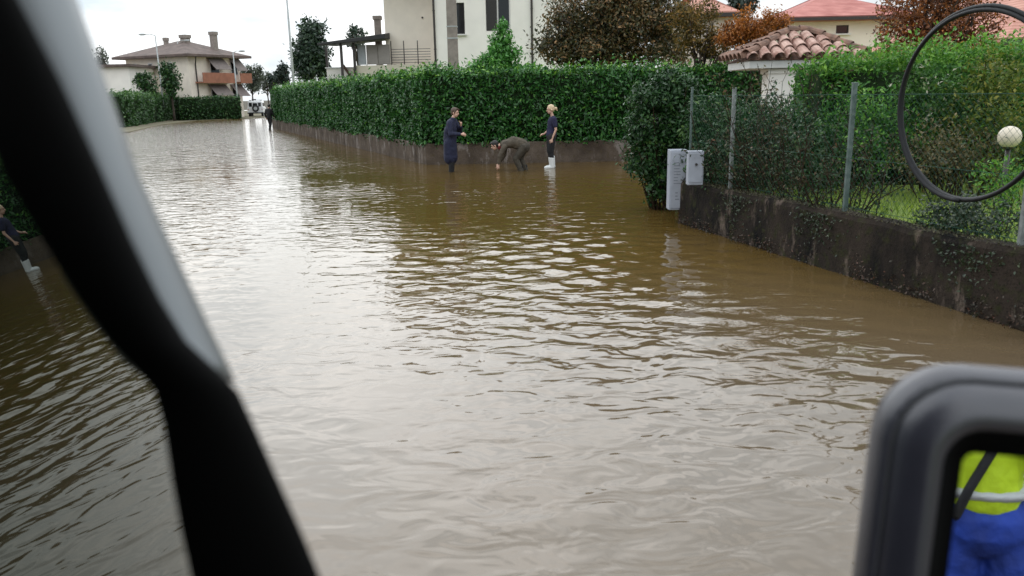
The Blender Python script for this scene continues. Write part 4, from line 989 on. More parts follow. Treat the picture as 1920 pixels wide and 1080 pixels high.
# fence: posts, top wire and chain link, all in one plane on the wall
fx = thing('chain_link_fence', 'chain link fence with mixed pale and green posts on the stained garden wall', 'fence', tuple(D+inD*.12+Vector((0, 0, wz))))
posts = ((1293, 165, 'green_post', .016), (1369, 166, 'galv', .024), (1585, 157, 'green_post', .024), (1913, 178, 'galv', .024))
ftop = 1.98
pp = []
for px, pyt, mm, rr_ in posts:
    p = fence_pt(px, .12); zt = V(px, pyt, p.y).z; pp.append(p)
    mb = MB(); mb.box(p.x-rr_, p.x+rr_, p.y-rr_, p.y+rr_, wz-.1, zt); mb.box(p.x-rr_-.004, p.x+rr_+.004, p.y-rr_-.004, p.y+rr_+.004, zt-.004, zt+.012)
    mb.build('post', M[mm], fx, bevel=.004)
ends = [D+inD*.12+dn*.02]+pp[1:]+[EE+inD*.12]
def mesh_panel(a, b, z0, z1, sp=.07, r=.0013):
    mb = MB(); ln = (b-a).length; d = (b-a)/ln; H = z1-z0; n = int((ln+H)/sp)
    for k in range(n+1):
        u = k*sp
        for sgn in (1, -1):
            # wires at 45 degrees clipped to the panel
            if sgn == 1: u0, u1 = u-H, u
            else: u0, u1 = u, u-H
            za, zb = z0, z1; ua, ub = u0, u1
            lo, hi = (ua, ub) if ua < ub else (ub, ua)
            if hi <= 0 or lo >= ln: continue
            def at(q): return za+(q-ua)/(ub-ua)*(zb-za)
            c0, c1 = max(lo, 0), min(hi, ln)
            if c1-c0 < .01: continue
            p0 = a+d*c0; p0.z = at(c0); p1 = a+d*c1; p1.z = at(c1)
            sl = inD*(.002*sgn)
            t = (p1-p0).normalized(); s1 = t.cross(inD).normalized()*r; s2 = inD*r
            mb.add([p0+sl+s1, p0+sl-s1*.5+s2, p0+sl-s1*.5-s2, p1+sl+s1, p1+sl-s1*.5+s2, p1+sl-s1*.5-s2], [(0,1,4,3),(1,2,5,4),(2,0,3,5)])
    return mb
for k in range(len(ends)-1):
    if k == 0: continue
for (a, b) in zip(ends[:-1], ends[1:]):
    mesh_panel(Vector((a.x, a.y, 0)), Vector((b.x, b.y, 0)), wz+.02, ftop-.06).build('chain_link', M['wire'], fx)
mb = MB(); mb.tube([Vector((p.x, p.y, ftop-.06)) for p in ends], .0035, 5); mb.tube([Vector((p.x, p.y, wz+.06)) for p in ends], .003, 5); mb.tube([Vector((p.x, p.y, 1.25)) for p in ends], .003, 5)
mb.build('tension_wire', M['wire'], fx)

# loop of black hose hung in the fence plane
hc = fence_pt(1795, .02)
def hoop():
    top, bot = V(1803, 14, hc.y).z, V(1803, 372, hc.y).z; Rr = (top-bot)/2; cz = (top+bot)/2
    mb = MB(); pts = []
    n = 150
    for k in range(n+1):
        a = 2*math.pi*2.12*k/n-2.3; wv = .012*math.sin(3*a+.5)+.010*math.sin(1.37*a)
        rad = Rr*(1+wv)+.008*math.sin(a*.5+1)
        pts.append(Vector((hc.x, hc.y, cz))+dn*rad*math.cos(a)*1.03+Vector((0, 0, 1))*rad*math.sin(a)-inD*(.01+.036*k/n))
    mb.tube(pts, .020, 10)
    return mb
o = hoop().build('hose_loop', M['hose'], smooth=True); tag(o, 'big loop of black hose hung on the fence by the right hand post', 'hose')
# globe lamp in the garden
gl = V(1893, 257, 8.6)
gt = thing('garden_lamp', 'garden lamp with a cream globe on a short post behind the hose loop', 'lamp', (gl.x, gl.y, .43))
mb = MB(); mb.tube([(gl.x, gl.y, .4), (gl.x, gl.y, gl.z-.11)], [.03, .025], 10); mb.tube([(gl.x, gl.y, gl.z-.12), (gl.x, gl.y, gl.z-.08)], [.05, .06], 12); mb.build('post', M['dark_metal'], gt, smooth=True)
mb = MB(); mb.ell(gl, .115, nu=24, nv=16); mb.build('globe', M['globe'], gt, smooth=True)

# meter cabinet at the wall end
fl, fr = G(1254, 413, .07), G(1286, 416, .07)
yb = D.y-.02
ma = V(1254, 395, yb); mbb = V(1286, 395, yb); zt_, zb_ = V(1268, 281, yb).z, V(1268, 394, yb).z
mc = thing('meter_cabinet', 'tall white utility meter cabinet on the end of the stained garden wall', 'cabinet', ((ma.x+mbb.x)/2, yb, zb_))
mb = MB(); mb.box(ma.x, mbb.x, yb, yb+.22, zb_, zt_); mb.build('housing', M['grey_plastic'], mc, bevel=.012)
dr = MB(); dr.box(ma.x+.02, mbb.x-.02, yb-.012, yb-.001, zb_+.03, zt_-.03); dro = dr.build('door', M['grey_plastic'], mc, bevel=.005)
mb = MB(); r_ = random.Random(3)
for k in range(8):
    zz = zt_-.20-k*.045; ln = r_.uniform(.06, .13); xx = ma.x+.06; mb.box(xx, xx+ln, yb-.014, yb-.0123, zz, zz+.012)
for k in range(3):
    zz = zt_-.66-k*.05; mb.box(ma.x+.09, ma.x+.09+r_.uniform(.03, .06), yb-.014, yb-.0123, zz, zz+.015)
mb.build('lettering', M['label_ink'], dro)
mb = MB(); mb.box(mbb.x-.05, mbb.x-.035, yb-.022, yb-.0125, (zt_+zb_)/2-.03, (zt_+zb_)/2+.03); mb.build('handle', M['dark_metal'], dro)
ym2 = fence_pt(1322, .0).y-.04
m2a, m2b = V(1291, 300, ym2+.03).x, V(1320, 300, ym2+.03).x; z2t, z2b = V(1305, 283, ym2+.03).z, V(1305, 342, ym2+.03).z
m2 = thing('meter_cabinet', 'shorter pale meter box just right of the tall white cabinet', 'cabinet', ((m2a+m2b)/2, ym2+.03, z2b), group=None)
mb = MB(); mb.box(m2a, m2b, ym2+.03, ym2+.17, wz+.01, z2t); mb.build('housing', M['grey_plastic'], m2, bevel=.01)
mb = MB(); mb.box(m2a+.02, m2b-.02, ym2+.02, ym2+.029, wz+.05, z2t-.03); d2 = mb.build('door', M['grey_plastic'], m2, bevel=.004)
mb = MB(); xx = (m2a+m2b)/2; mb.tube([(xx, ym2+.021, z2t-.19), (xx, ym2+.005, z2t-.19)], .018, 12); mb.build('lock', M['dark_metal'], d2)

# ================================================================== FAR WHITE OFF-ROADER
def offroader():
    b = G(480, 219); x, y = b.x, b.y; z0 = -.12
    t = thing('off_road_car', 'white boxy off road car with a spare wheel behind, far down the street', 'car', (x, y, z0), R(12))
    S = 1.0
    def bx(x0, x1, y0, y1, za, zb): return (x0*S, x1*S, y0*S, y1*S, za*S, zb*S)
    mb = MB(); mb.box(*bx(-.9, .9, 0, 4.2, .55, 1.18)); mb.loft([[Vector((sx*hw*S, yy*S, z*S)) for sx, yy in ((-1, y0), (1, y0), (1, 3.0), (-1, 3.0))] for hw, y0, z in ((.89, 0.0, 1.181), (.80, .10, 1.88), (.72, .22, 1.96))])
    mb.build('body', M['van_white'], t, bevel=.04, world=False)
    for (xa, xb) in ((-.68, -.30), (.32, .68)):
        f = MB(); f.box(*bx(xa, xb, .0, .06, 1.30, 1.74)); wo = f.build('window', M['dark_frame'], t, world=False)
        f = MB(); f.box(*bx(xa+.03, xb-.03, -.012, -.001, 1.33, 1.71)); f.build('pane', M['dark_glass'], wo, world=False)
    for sx in (-1, 1):
        f = MB(); f.box(sx*.885*S-.02, sx*.885*S+.02, .5*S, 2.6*S, 1.32*S, 1.72*S); f.build('window', M['dark_glass'], t, world=False)
    d = MB(); d.box(*bx(-.34, .36, -.03, -.004, .68, 1.80)); do = d.build('back_door', M['van_white'], t, bevel=.02, world=False)
    g_ = MB(); g_.box(*bx(-.24, .26, -.045, -.031, 1.34, 1.70)); g_.build('pane', M['dark_glass'], do, world=False)
    sw = MB(); pts = [Vector((.05*S+.30*S*math.cos(a), -.14*S, 1.10*S+.30*S*math.sin(a))) for a in np.linspace(0, 2*math.pi, 29)]
    sw.tube(pts, .105*S, 10, cap=False); so = sw.build('spare_wheel', M['tyre'], t, smooth=True, world=False)
    f = MB(); f.tube([(.05*S, -.20*S, 1.1*S), (.05*S, -.06*S, 1.1*S)], .21*S, 18); f.build('rim', M['lamp_pole'], so, world=False)
    f = MB(); f.box(*bx(-.92, .92, -.14, -.002, .50, .64)); f.build('bumper', M['black_plastic'], t, bevel=.02, world=False)
    for sx in (-1, 1):
        f = MB(); f.tube([(sx*.78*S, -.001, .98*S), (sx*.78*S, -.05, .98*S)], .05*S, 12); f.build('tail_lamp', M['red_lamp'], t, world=False)
        for yy in (.8, 3.4):
            f = MB(); f.tube([(sx*.72*S-.12, yy*S, .36*S), (sx*.72*S+.12, yy*S, .36*S)], .39*S, 20); wo = f.build('wheel', M['tyre'], t, bevel=.03, world=False)
            f = MB(); f.tube([(sx*.72*S+sx*.121, yy*S, .36*S), (sx*.72*S+sx*.14, yy*S, .36*S)], .22*S, 16); f.build('rim', M['lamp_pole'], wo, world=False)
    f = MB()
    for yy in (.5, 1.4, 2.3): f.box(*bx(-.68, .68, yy, yy+.05, 2.02, 2.06))
    for sx in (-.66, .62): f.box(*bx(sx, sx+.04, .4, 2.5, 1.98, 2.02))
    f.box(*bx(-.35, .1, .6, 1.0, 2.06, 2.17)); f.build('roof_rack', M['black_plastic'], t, world=False)
offroader()

# ================================================================== PEOPLE
def Vl(p): return Vector(p)
def remesh(o, vox, smooth=6, noise=0.0, nscale=.12, seed=0):
    m = o.modifiers.new('remesh', 'REMESH'); m.mode = 'VOXEL'; m.voxel_size = vox; m.use_smooth_shade = True
    s = o.modifiers.new('smooth', 'SMOOTH'); s.iterations = smooth; s.factor = .5
    if noise:
        tx = bpy.data.textures.new('cloth_folds', 'CLOUDS'); tx.noise_scale = nscale; tx.noise_depth = 2
        d = o.modifiers.new('folds', 'DISPLACE'); d.texture = tx; d.strength = noise; d.mid_level = .3; d.texture_coords = 'LOCAL'
    return o
def hand(mb, wrist, d, palm, thumb_side, curl=.5, s=1.0):
    """palm and five unequal bent fingers; d = direction, palm = palm normal, thumb_side = vector"""
    wrist, d, palm, th = Vl(wrist), Vl(d).normalized(), Vl(palm).normalized(), Vl(thumb_side).normalized()
    pc = wrist+d*.05*s
    mb.capsule(wrist, pc+d*.03*s, .024*s, .030*s)
    for k, (off, ln) in enumerate(((.030, .070), (.010, .080), (-.010, .074), (-.029, .058))):
        b = wrist+d*.078*s+th*off*s; c1 = curl*(.8+.1*k)
        d1 = (d*math.cos(c1*.7)+palm*math.sin(c1*.7)); d2 = (d*math.cos(c1*1.7)+palm*math.sin(c1*1.7))
        m = b+d1*ln*.5*s; e_ = m+d2*ln*.5*s
        mb.capsule(b-d*.02*s, m, .0105*s, .009*s, 8); mb.capsule(m, e_, .009*s, .0075*s, 8)
        mb.capsule(pc, b, .016*s, .0115*s, 8)
    b = wrist+d*.03*s+th*.025*s; m = b+(th*.8+d*.7).normalized()*.038*s; e_ = m+(th*.25+d+palm*curl*.6).normalized()*.032*s
    mb.capsule(b, m, .014*s, .0115*s, 8); mb.capsule(m, e_, .011*s, .009*s, 8)
def head_geo(mb, c, f, u):
    """skull, jaw, nose, ears, brow; c centre, f facing, u up. returns side vector"""
    c, f, u = Vl(c), Vl(f).normalized(), Vl(u); s = u.cross(f).normalized(); u = f.cross(s).normalized()
    rot = Matrix((f, s, u)).transposed()
    mb.ell(c+u*.025-f*.008, (.096, .074, .098), rot, 20, 14)
    mb.ell(c-u*.045+f*.022, (.068, .058, .070), rot, 18, 12)
    mb.ell(c-u*.092+f*.055, (.024, .027, .018), rot)                  # chin
    mb.capsule(c+f*.086+u*.012, c+f*.106-u*.026, .009, .014, 10)       # nose
    mb.capsule(c+f*.082-u*.056-s*.02, c+f*.082-u*.056+s*.02, .009, .009, 8)   # mouth
    mb.capsule(c+f*.078+u*.030-s*.036, c+f*.078+u*.030+s*.036, .012, .012, 8) # brow
    for q in (-1, 1): mb.ell(c+s*q*.076-f*.01-u*.012, (.018, .010, .032), rot)
    return s, u, rot
def person(label, loc, rz, J, clothes, hair, hands, head, group=None):
    """J: joints in local coordinates (x forward, y left, z up)"""
    root = thing('person', label, 'person', loc, rz, group)
    mb = MB(); hc_, hf, hu = head
    s, u, rot = head_geo(mb, hc_, hf, hu)
    for a, b, r0, r1 in J['limbs']: mb.capsule(a, b, r0*.88, r1*.88)
    for h in hands: hand(mb, *h)
    o = mb.build('body', M['skin'], root, world=False); remesh(o, .0065, 4)
    c_ = Vl(hc_); f = Vl(hf).normalized(); e_ = None
    for q in (-1, 1):
        m = MB(); m.ell(c_+f*.084+u*.006+s*q*.031, (.008, .011, .007), rot, 10, 8); m.build('eye', M['eye'], root, smooth=True, world=False)
    m = MB(); m.ell(c_+f*.091-u*.056, (.005, .022, .007), rot, 10, 8); m.build('lips', M['lip'], root, smooth=True, world=False)
    hm, fn = hair; m = MB(); fn(m, c_, f, u, s, rot); o = m.build('hair', M[hm], root, world=False); remesh(o, .008, 2, .006, .02)
    for (nm, mm, caps, vox, nz_) in clothes:
        m = MB()
        for cpp in caps:
            if len(cpp) == 4: m.capsule(*cpp)
            else: m.ell(cpp[0], cpp[1])
        o = m.build(nm, M[mm], root, world=False); remesh(o, vox, 5, nz_*.6, .07)
    return root
def hair_short(m, c, f, u, s, rot):
    m.ell(c+u*.045-f*.022, (.100, .084, .090), rot, 18, 12); m.ell(c-f*.058-u*.005, (.052, .074, .075), rot)
    m.capsule(c+u*.105+f*.05-s*.02, c+u*.085+f*.085+s*.03, .026, .02)
    for q in (-1, 1): m.capsule(c+s*q*.070+u*.03+f*.02, c+s*q*.072-u*.025+f*.012, .016, .009)
def hair_bun(m, c, f, u, s, rot):
    m.ell(c+u*.045-f*.022, (.100, .083, .088), rot, 18, 12); m.ell(c-f*.055, (.055, .073, .078), rot)
    m.capsule(c-f*.10+u*.0, c-f*.15-u*.005, .025, .042); m.capsule(c-f*.15-u*.01, c-f*.175-u*.06, .034, .016)
    for q in (-1, 1): m.capsule(c+s*q*.070+u*.04+f*.03, c+s*q*.075-u*.02-f*.02, .015, .018)

wz_p = -.12
# --- man in the long navy coat, facing right, hunched, hands before his chest
Y_A = G(846, 322).y; xA = G(846, 322).x
hipz = .93
arm_l = ((.10, .20, 1.43), (.22, .25, 1.17), (.30, .05, 1.33)); arm_r = ((.08, -.20, 1.42), (.10, -.27, 1.13), (.36, -.20, 1.12))
JA = dict(limbs=[((0, .10, hipz), (.02, .10, .50), .085, .058), ((.02, .10, .50), (-.02, .10, .10), .056, .040), ((-.02, .10, .06), (.14, .11, .04), .042, .036),
                 ((0, -.10, hipz), (.05, -.10, .50), .085, .058), ((.05, -.10, .50), (.03, -.10, .10), .056, .040), ((.03, -.10, .06), (.19, -.11, .04), .042, .036),
                 ((0, 0, .95), (.02, 0, 1.15), .13, .125), ((.02, 0, 1.15), (.06, 0, 1.36), .13, .13), ((.06, -.13, 1.42), (.06, .13, 1.42), .07, .07), ((.07, 0, 1.44), (.13, 0, 1.58), .062, .055),
                 (arm_l[0], arm_l[1], .052, .042), (arm_l[1], arm_l[2], .040, .028), (arm_r[0], arm_r[1], .052, .042), (arm_r[1], arm_r[2], .040, .028)])
coatA = [((0, 0, .50), (.0, 0, .95), .19, .17), ((.0, -.07, .47), (0, -.08, .9), .15, .14), ((.0, .07, .47), (0, .08, .9), .15, .14), ((0, 0, .95), (.02, 0, 1.2), .175, .17), ((.02, -.08, 1.2), (.05, -.11, 1.40), .125, .10), ((.02, .08, 1.2), (.05, .11, 1.40), .125, .10),
         ((.05, 0, 1.25), (.06, 0, 1.42), .15, .11), ((.07, 0, 1.45), (.10, 0, 1.49), .085, .078), (arm_l[0], arm_l[1], .078, .064), (arm_l[1], Vl(arm_l[1]).lerp(Vl(arm_l[2]), .85), .062, .046), (arm_r[0], arm_r[1], .078, .064), (arm_r[1], Vl(arm_r[1]).lerp(Vl(arm_r[2]), .85), .062, .046)]
legsA = [((0, .10, .9), (.02, .10, .50), .10, .078), ((.02, .10, .50), (-.02, .10, .10), .076, .066), ((0, -.10, .9), (.05, -.10, .50), .10, .078), ((.05, -.10, .50), (.03, -.10, .10), .076, .066)]
bootA = [((-.03, .10, .06), (.15, .11, .045), .055, .045), ((-.02, .10, .06), (-.02, .10, .22), .058, .062), ((.02, -.10, .06), (.20, -.11, .045), .055, .045), ((.03, -.10, .06), (.03, -.10, .22), .058, .062)]
person('standing person in a long dark navy coat with short brown hair, hands raised', (xA, Y_A, wz_p), R(-12), JA,
       [('coat', 'navy', coatA, .014, .030), ('trousers', 'black_cloth', legsA, .014, .02), ('boots', 'black_cloth', bootA, .012, 0)],
       ('hair_brown', hair_short),
       [(arm_l[2], (.2, -.35, .85), (-.8, -.3, .2), (0, -.9, .2), .9), (arm_r[2], (.9, .25, -.1), (0, .7, -.5), (.1, .3, .9), .8)],
       ((.165, 0, 1.675), (.98, -.12, -.16), (.12, 0, 1)))
# --- person bending down to the water, facing left
xB, Y_B = G(975, 319).x, G(975, 319).y-.1
sh_b = Vector((.42, 0, .80)); hp_b = Vector((-.10, 0, .74))
aBl = ((.40, .17, .74), (.52, .22, .50), (.56, .20, .27)); aBr = ((.40, -.17, .74), (.44, -.24, .50), (.58, -.20, .30))
JB = dict(limbs=[((-.10, .11, .74), (.10, .13, .42), .09, .06), ((.10, .13, .42), (-.04, .13, .08), .058, .042), ((-.04, .13, .05), (.12, .14, .04), .042, .036),
                 ((-.10, -.11, .74), (.0, -.13, .40), .09, .06), ((.0, -.13, .40), (-.15, -.13, .08), .058, .042), ((-.15, -.13, .05), (.01, -.14, .04), .042, .036),
                 (hp_b, (.16, 0, .83), .13, .125), ((.16, 0, .83), sh_b, .128, .12), ((.40, -.12, .78), (.40, .12, .78), .07, .07), (sh_b, (.56, 0, .77), .060, .055),
                 (aBl[0], aBl[1], .05, .042), (aBl[1], aBl[2], .04, .028), (aBr[0], aBr[1], .05, .042), (aBr[1], aBr[2], .04, .028)])
jackB = [((-.06, 0, .78), (.16, 0, .85), .165, .16), ((.16, -.06, .84), (.38, -.09, .80), .12, .10), ((.16, .06, .84), (.38, .09, .80), .12, .10), ((.16, 0, .85), (.42, 0, .80), .14, .11),
         (aBl[0], aBl[1], .075, .06), (aBl[1], Vl(aBl[1]).lerp(Vl(aBl[2]), .75), .06, .046), (aBr[0], aBr[1], .075, .06), (aBr[1], Vl(aBr[1]).lerp(Vl(aBr[2]), .75), .06, .046)]
legB = [((-.12, 0, .72), (-.06, 0, .76), .16, .15), ((-.11, .10, .72), (.10, .13, .42), .115, .085), ((.10, .13, .42), (-.04, .13, .10), .083, .07), ((-.11, -.10, .72), (.0, -.13, .40), .115, .085), ((.0, -.13, .40), (-.15, -.13, .10), .083, .07)]
botB = [((-.05, .13, .06), (.13, .14, .045), .055, .045), ((-.04, .13, .06), (-.02, .13, .2), .06, .064), ((-.16, -.13, .06), (.02, -.14, .045), .055, .045), ((-.15, -.13, .06), (-.13, -.13, .2), .06, .064)]
person('person in olive brown clothes bending low over the water between the two standing people', (xB, Y_B, wz_p+.02), R(176), JB,
       [('jacket', 'olive', jackB, .013, .028), ('trousers', 'olive_dark', legB, .013, .025), ('boots', 'black_cloth', botB, .012, 0), ('scarf', 'red_cloth', [((.47, -.04, .76), (.53, .0, .72), .075, .066)], .012, .01)],
       ('hair_black', hair_short),
       [(aBl[2], (.15, -.1, -1), (.2, -1, 0), (1, .2, 0), .6), (aBr[2], (.2, .1, -1), (.2, 1, 0), (1, -.2, 0), .7)],
       ((.665, 0, .775), (.93, 0, -.38), (.38, 0, .92)))
# --- blond woman in navy shirt, facing left
xC, Y_C = G(1036, 315).x, G(1036, 315).y
aCl = ((-.02, .18, 1.36), (-.06, .21, 1.07), (.04, .19, .83)); aCr = ((-.02, -.18, 1.36), (.02, -.22, 1.08), (.20, -.14, .95))
JC = dict(limbs=[((.03, .09, .88), (.07, .09, .49), .082, .055), ((.07, .09, .49), (.04, .09, .10), .052, .038), ((.04, .09, .06), (.18, .10, .04), .04, .034),
                 ((.03, -.09, .88), (.05, -.09, .49), .082, .055), ((.05, -.09, .49), (-.03, -.09, .10), .052, .038), ((-.03, -.09, .06), (.11, -.10, .04), .04, .034),
                 ((.03, 0, .90), (.02, 0, 1.08), .125, .105), ((.02, 0, 1.08), (-.01, 0, 1.30), .108, .118), ((-.02, -.11, 1.36), (-.02, .11, 1.36), .062, .062), ((-.02, 0, 1.38), (.02, 0, 1.52), .052, .047),
                 (aCl[0], aCl[1], .046, .038), (aCl[1], aCl[2], .037, .026), (aCr[0], aCr[1], .046, .038), (aCr[1], aCr[2], .037, .026)])
shirtC = [((.03, 0, .93), (.02, 0, 1.08), .145, .125), ((.02, 0, 1.08), (-.01, 0, 1.28), .125, .135), ((-.01, -.06, 1.24), (-.02, -.11, 1.35), .10, .080), ((-.01, .06, 1.24), (-.02, .11, 1.35), .10, .080), ((-.02, -.09, 1.37), (-.02, .09, 1.37), .07, .07),
          (aCl[0], Vl(aCl[0]).lerp(Vl(aCl[1]), .62), .068, .062), (aCr[0], Vl(aCr[0]).lerp(Vl(aCr[1]), .62), .068, .062)]
legC = [((.03, 0, .90), (.03, 0, .95), .145, .135), ((.03, .09, .87), (.07, .09, .49), .115, .088), ((.07, .09, .49), (.05, .09, .33), .082, .076), ((.03, -.09, .87), (.05, -.09, .49), .115, .088), ((.05, -.09, .49), (.01, -.09, .33), .082, .076)]
bootC = [((.03, .09, .065), (.21, .10, .05), .062, .05), ((.04, .09, .07), (.055, .09, .31), .064, .080), ((-.04, -.09, .065), (.14, -.10, .05), .062, .05), ((-.03, -.09, .07), (-.01, -.09, .31), .064, .080)]
person('blond person in a navy T shirt, black trousers and white boots standing by the wall', (xC, Y_C, -.03), R(188), JC,
       [('shirt', 'navy_shirt', shirtC, .012, .018), ('trousers', 'black_cloth', legC, .013, .02), ('boots', 'white_rubber', bootC, .011, 0)],
       ('hair_blond', hair_bun),
       [(aCl[2], (.25, 0, -1), (.1, -1, 0), (1, 0, .2), .5), (aCr[2], (.9, .3, -.2), (0, .5, -.8), (.2, 1, .2), .6)],
       ((.045, 0, 1.605), (.98, 0, -.18), (.15, 0, 1)))
# --- far walker in black
b = G(507, 243)
aDl = ((.0, .19, 1.42), (-.10, .24, 1.14), (.0, .24, .90)); aDr = ((.0, -.19, 1.42), (.08, -.24, 1.15), (.22, -.22, .97))
JD = dict(limbs=[((0, .10, .93), (.16, .10, .52), .085, .058), ((.16, .10, .52), (.10, .10, .10), .056, .04), ((.10, .10, .06), (.25, .11, .05), .042, .036), ((0, -.10, .93), (-.06, -.10, .50), .085, .058), ((-.06, -.10, .50), (-.26, -.10, .14), .056, .04), ((-.26, -.10, .10), (-.13, -.11, .04), .042, .036),
                 ((0, 0, .95), (.02, 0, 1.38), .13, .13), ((.0, -.13, 1.43), (.0, .13, 1.43), .07, .07), ((.02, 0, 1.44), (.05, 0, 1.58), .062, .055),
                 (aDl[0], aDl[1], .05, .042), (aDl[1], aDl[2], .04, .028), (aDr[0], aDr[1], .05, .042), (aDr[1], aDr[2], .04, .028)])
jD = [((0, 0, .92), (.01, 0, 1.2), .17, .165), ((.01, -.08, 1.2), (.0, -.12, 1.40), .12, .10), ((.01, .08, 1.2), (.0, .12, 1.40), .12, .10), ((0, 0, 1.2), (.02, 0, 1.44), .14, .10), (aDl[0], aDl[1], .075, .06), (aDl[1], Vl(aDl[1]).lerp(Vl(aDl[2]), .85), .06, .046), (aDr[0], aDr[1], .075, .06), (aDr[1], Vl(aDr[1]).lerp(Vl(aDr[2]), .85), .06, .046)]
lD = [((0, .10, .92), (.16, .10, .52), .105, .08), ((.16, .10, .52), (.10, .10, .10), .078, .068), ((0, -.10, .92), (-.06, -.10, .50), .105, .08), ((-.06, -.10, .50), (-.26, -.10, .14), .078, .068)]
bD = [((.09, .10, .06), (.26, .11, .05), .055, .045), ((-.27, -.10, .10), (-.12, -.11, .045), .055, .045)]
person('distant person in black clothes wading by the far hedge end near the white car', (b.x, b.y, wz_p), R(75), JD,
       [('jacket', 'black_cloth', jD, .02, .02), ('trousers', 'black_cloth', lD, .02, .02), ('boots', 'black_cloth', bD, .02, 0)],
       ('hair_black', hair_short), [(aDl[2], (.1, 0, -1), (0, -1, 0), (1, 0, 0), .4), (aDr[2], (.6, 0, -.8), (0, 1, 0), (1, 0, .3), .5)], ((.08, 0, 1.67), (.99, 0, -.08), (0, 0, 1)))

# ================================================================== THE VEHICLE THE PICTURE IS TAKEN FROM
car = thing('vehicle', 'dark vehicle in the foreground with a grey trimmed pillar, side glass and wing mirror', 'vehicle', (0, 0, .4))
def ellip(px0, px1, py, t, dep, n=20, tilt=0):
    """elliptical section of a post, seen between columns px0 and px1 at row py, at depth t"""
    a, b = P(px0, py, t), P(px1, py, t); c_ = (a+b)/2; s = (b-a)/2; v = ray((px0+px1)/2, py).normalized()*dep
    return [c_+s*math.cos(2*math.pi*i/n)+v*math.sin(2*math.pi*i/n) for i in range(n)]
rows = ((-140, -120, -40), (0, -80, 34), (150, -70, 112), (330, 10, 194), (450, 78, 246), (560, 148, 300), (640, 205, 350), (700, 262, 415), (735, 290, 448), (800, 307, 478), (900, 322, 522), (1000, 340, 567), (1090, 360, 604), (1180, 380, 650))
mb = MB(); mb.loft([ellip(a, b, y, .60, .030) for y, a, b in rows]); mb.build('pillar', M['pillar_black'], car, smooth=True)
rows = ((-140, -40, 106), (0, 12, 160), (150, 84, 212), (330, 160, 276), (430, 205, 322), (520, 245, 364), (610, 296, 406), (680, 340, 440), (716, 372, 456))
mb = MB(); mb.loft([ellip(2*a-b-8, b-14, y, .665, .075) for y, a, b in rows]); mb.build('pillar_trim', M['trim_grey'], car, smooth=True)
# side glass: its plane mirrors the people by the hedge towards the camera
d_in = ray(78, 440).normalized(); r_out = ray(1035, 258).normalized(); gn = (r_out-d_in).normalized()
g0 = P(335, 820, 1.35); cam_p = Vector((0, 0, CAM_H))
def on_glass(px, py):
    d = ray(px, py); t = (g0-cam_p).dot(gn)/d.dot(gn); return cam_p+d*t
gp = [on_glass(*q) for q in ((-500, -60), (-60, 60), (80, 330), (230, 600), (330, 800), (420, 1200), (-100, 1300), (-600, 1200))]
mb = MB(); mb.loft([gp, [p-gn*.005 for p in gp]]); mb.build('side_glass', M['side_glass'], car)
# cabin: roof, far side, floor and back, a dark shell round the camera, open to the front right
mb = MB()
mb.box(-1.45, .30, -1.3, .40, 2.36, 2.42); mb.box(-1.5, -1.44, -1.3, 1.6, .6, 2.36); mb.box(-1.45, .12, -1.36, -1.3, .6, 2.36); mb.box(-1.45, .45, -1.3, .9, .55, .62)
mb.build('cabin', M['pillar_black'], car)
mb = MB(); mb.box(.36, .42, -1.3, .66, .55, 1.36); mb.build('door', M['mirror_shell'], car, bevel=.02)
# wing mirror
wing = bpy.data.objects.new('wing_mirror', None); C.objects.link(wing); wing.parent = car; wing.location = (0, 0, 0)
mpos = P(1850, 950, .85); target = Vector((1.55, -2.3, .80))
mn = ((cam_p-mpos).normalized()+(target-mpos).normalized()).normalized()
mu = Vector((0, 0, 1)).cross(mn).normalized(); mv = mn.cross(mu).normalized()
if mu.x < 0: mu = -mu
tl = R(-4); mu, mv = mu*math.cos(tl)+mv*math.sin(tl), -mu*math.sin(tl)+mv*math.cos(tl)
def hit(px, py):
    d = ray(px, py); return cam_p+d*((mpos-cam_p).dot(mn)/d.dot(mn))
tlc = hit(1648, 930); tpc = hit(1900, 704)
lx = (tlc-mpos).dot(mu); ty_ = (tpc-mpos).dot(mv)
ha, hb_ = .165, .185; mc_ = mpos+mu*(lx+ha)+mv*(ty_-hb_)
def rrect(ins, wdep, rad=.085, n=8):
    a, b = ha-ins, hb_-ins; r = max(.012, rad-ins*.75); out_ = []
    for cx, cy, a0 in ((a-r, b-r, 0), (-a+r, b-r, 90), (-a+r, -b+r, 180), (a-r, -b+r, 270)):
        for k in range(n): t = R(a0+90*k/(n-1)); out_.append(mc_+mu*(cx+r*math.cos(t))+mv*(cy+r*math.sin(t))+mn*wdep)
    return out_
mb = MB()
mb.loft([rrect(.10, -.125), rrect(.06, -.115), rrect(.02, -.085), rrect(.003, -.058), rrect(0, -.045), rrect(.002, -.032), rrect(.007, -.022), rrect(.0125, -.0150), rrect(.0135, -.0185), rrect(.0150, -.0180), rrect(.0160, -.0125), rrect(.028, -.002), rrect(.042, .006), rrect(.053, .007), rrect(.060, .002)], cap=False)
mb.add(rrect(.10, -.125), [tuple(range(32))])
mb.build('housing', M['mirror_shell'], wing, smooth=True)
mb = MB(); mb.loft([rrect(.0602, .002), rrect(.068, -.012), rrect(.088, -.033), rrect(.104, -.036)], cap=False); mb.build('inner_rim', M['pillar_black'], wing, smooth=True)
mb = MB(); mb.loft([rrect(.096, -.0335), rrect(.096, -.040)]); mb.build('mirror_glass', M['mirror'], wing)
mb = MB(); aa = mc_-mv*(hb_*.75)-mn*.06; mb.tube([aa, aa+Vector((.02, -.10, -.09)), Vector((.41, .58, 1.22))], [.035, .032, .04], 12); mb.build('arm', M['black_plastic'], wing, smooth=True)

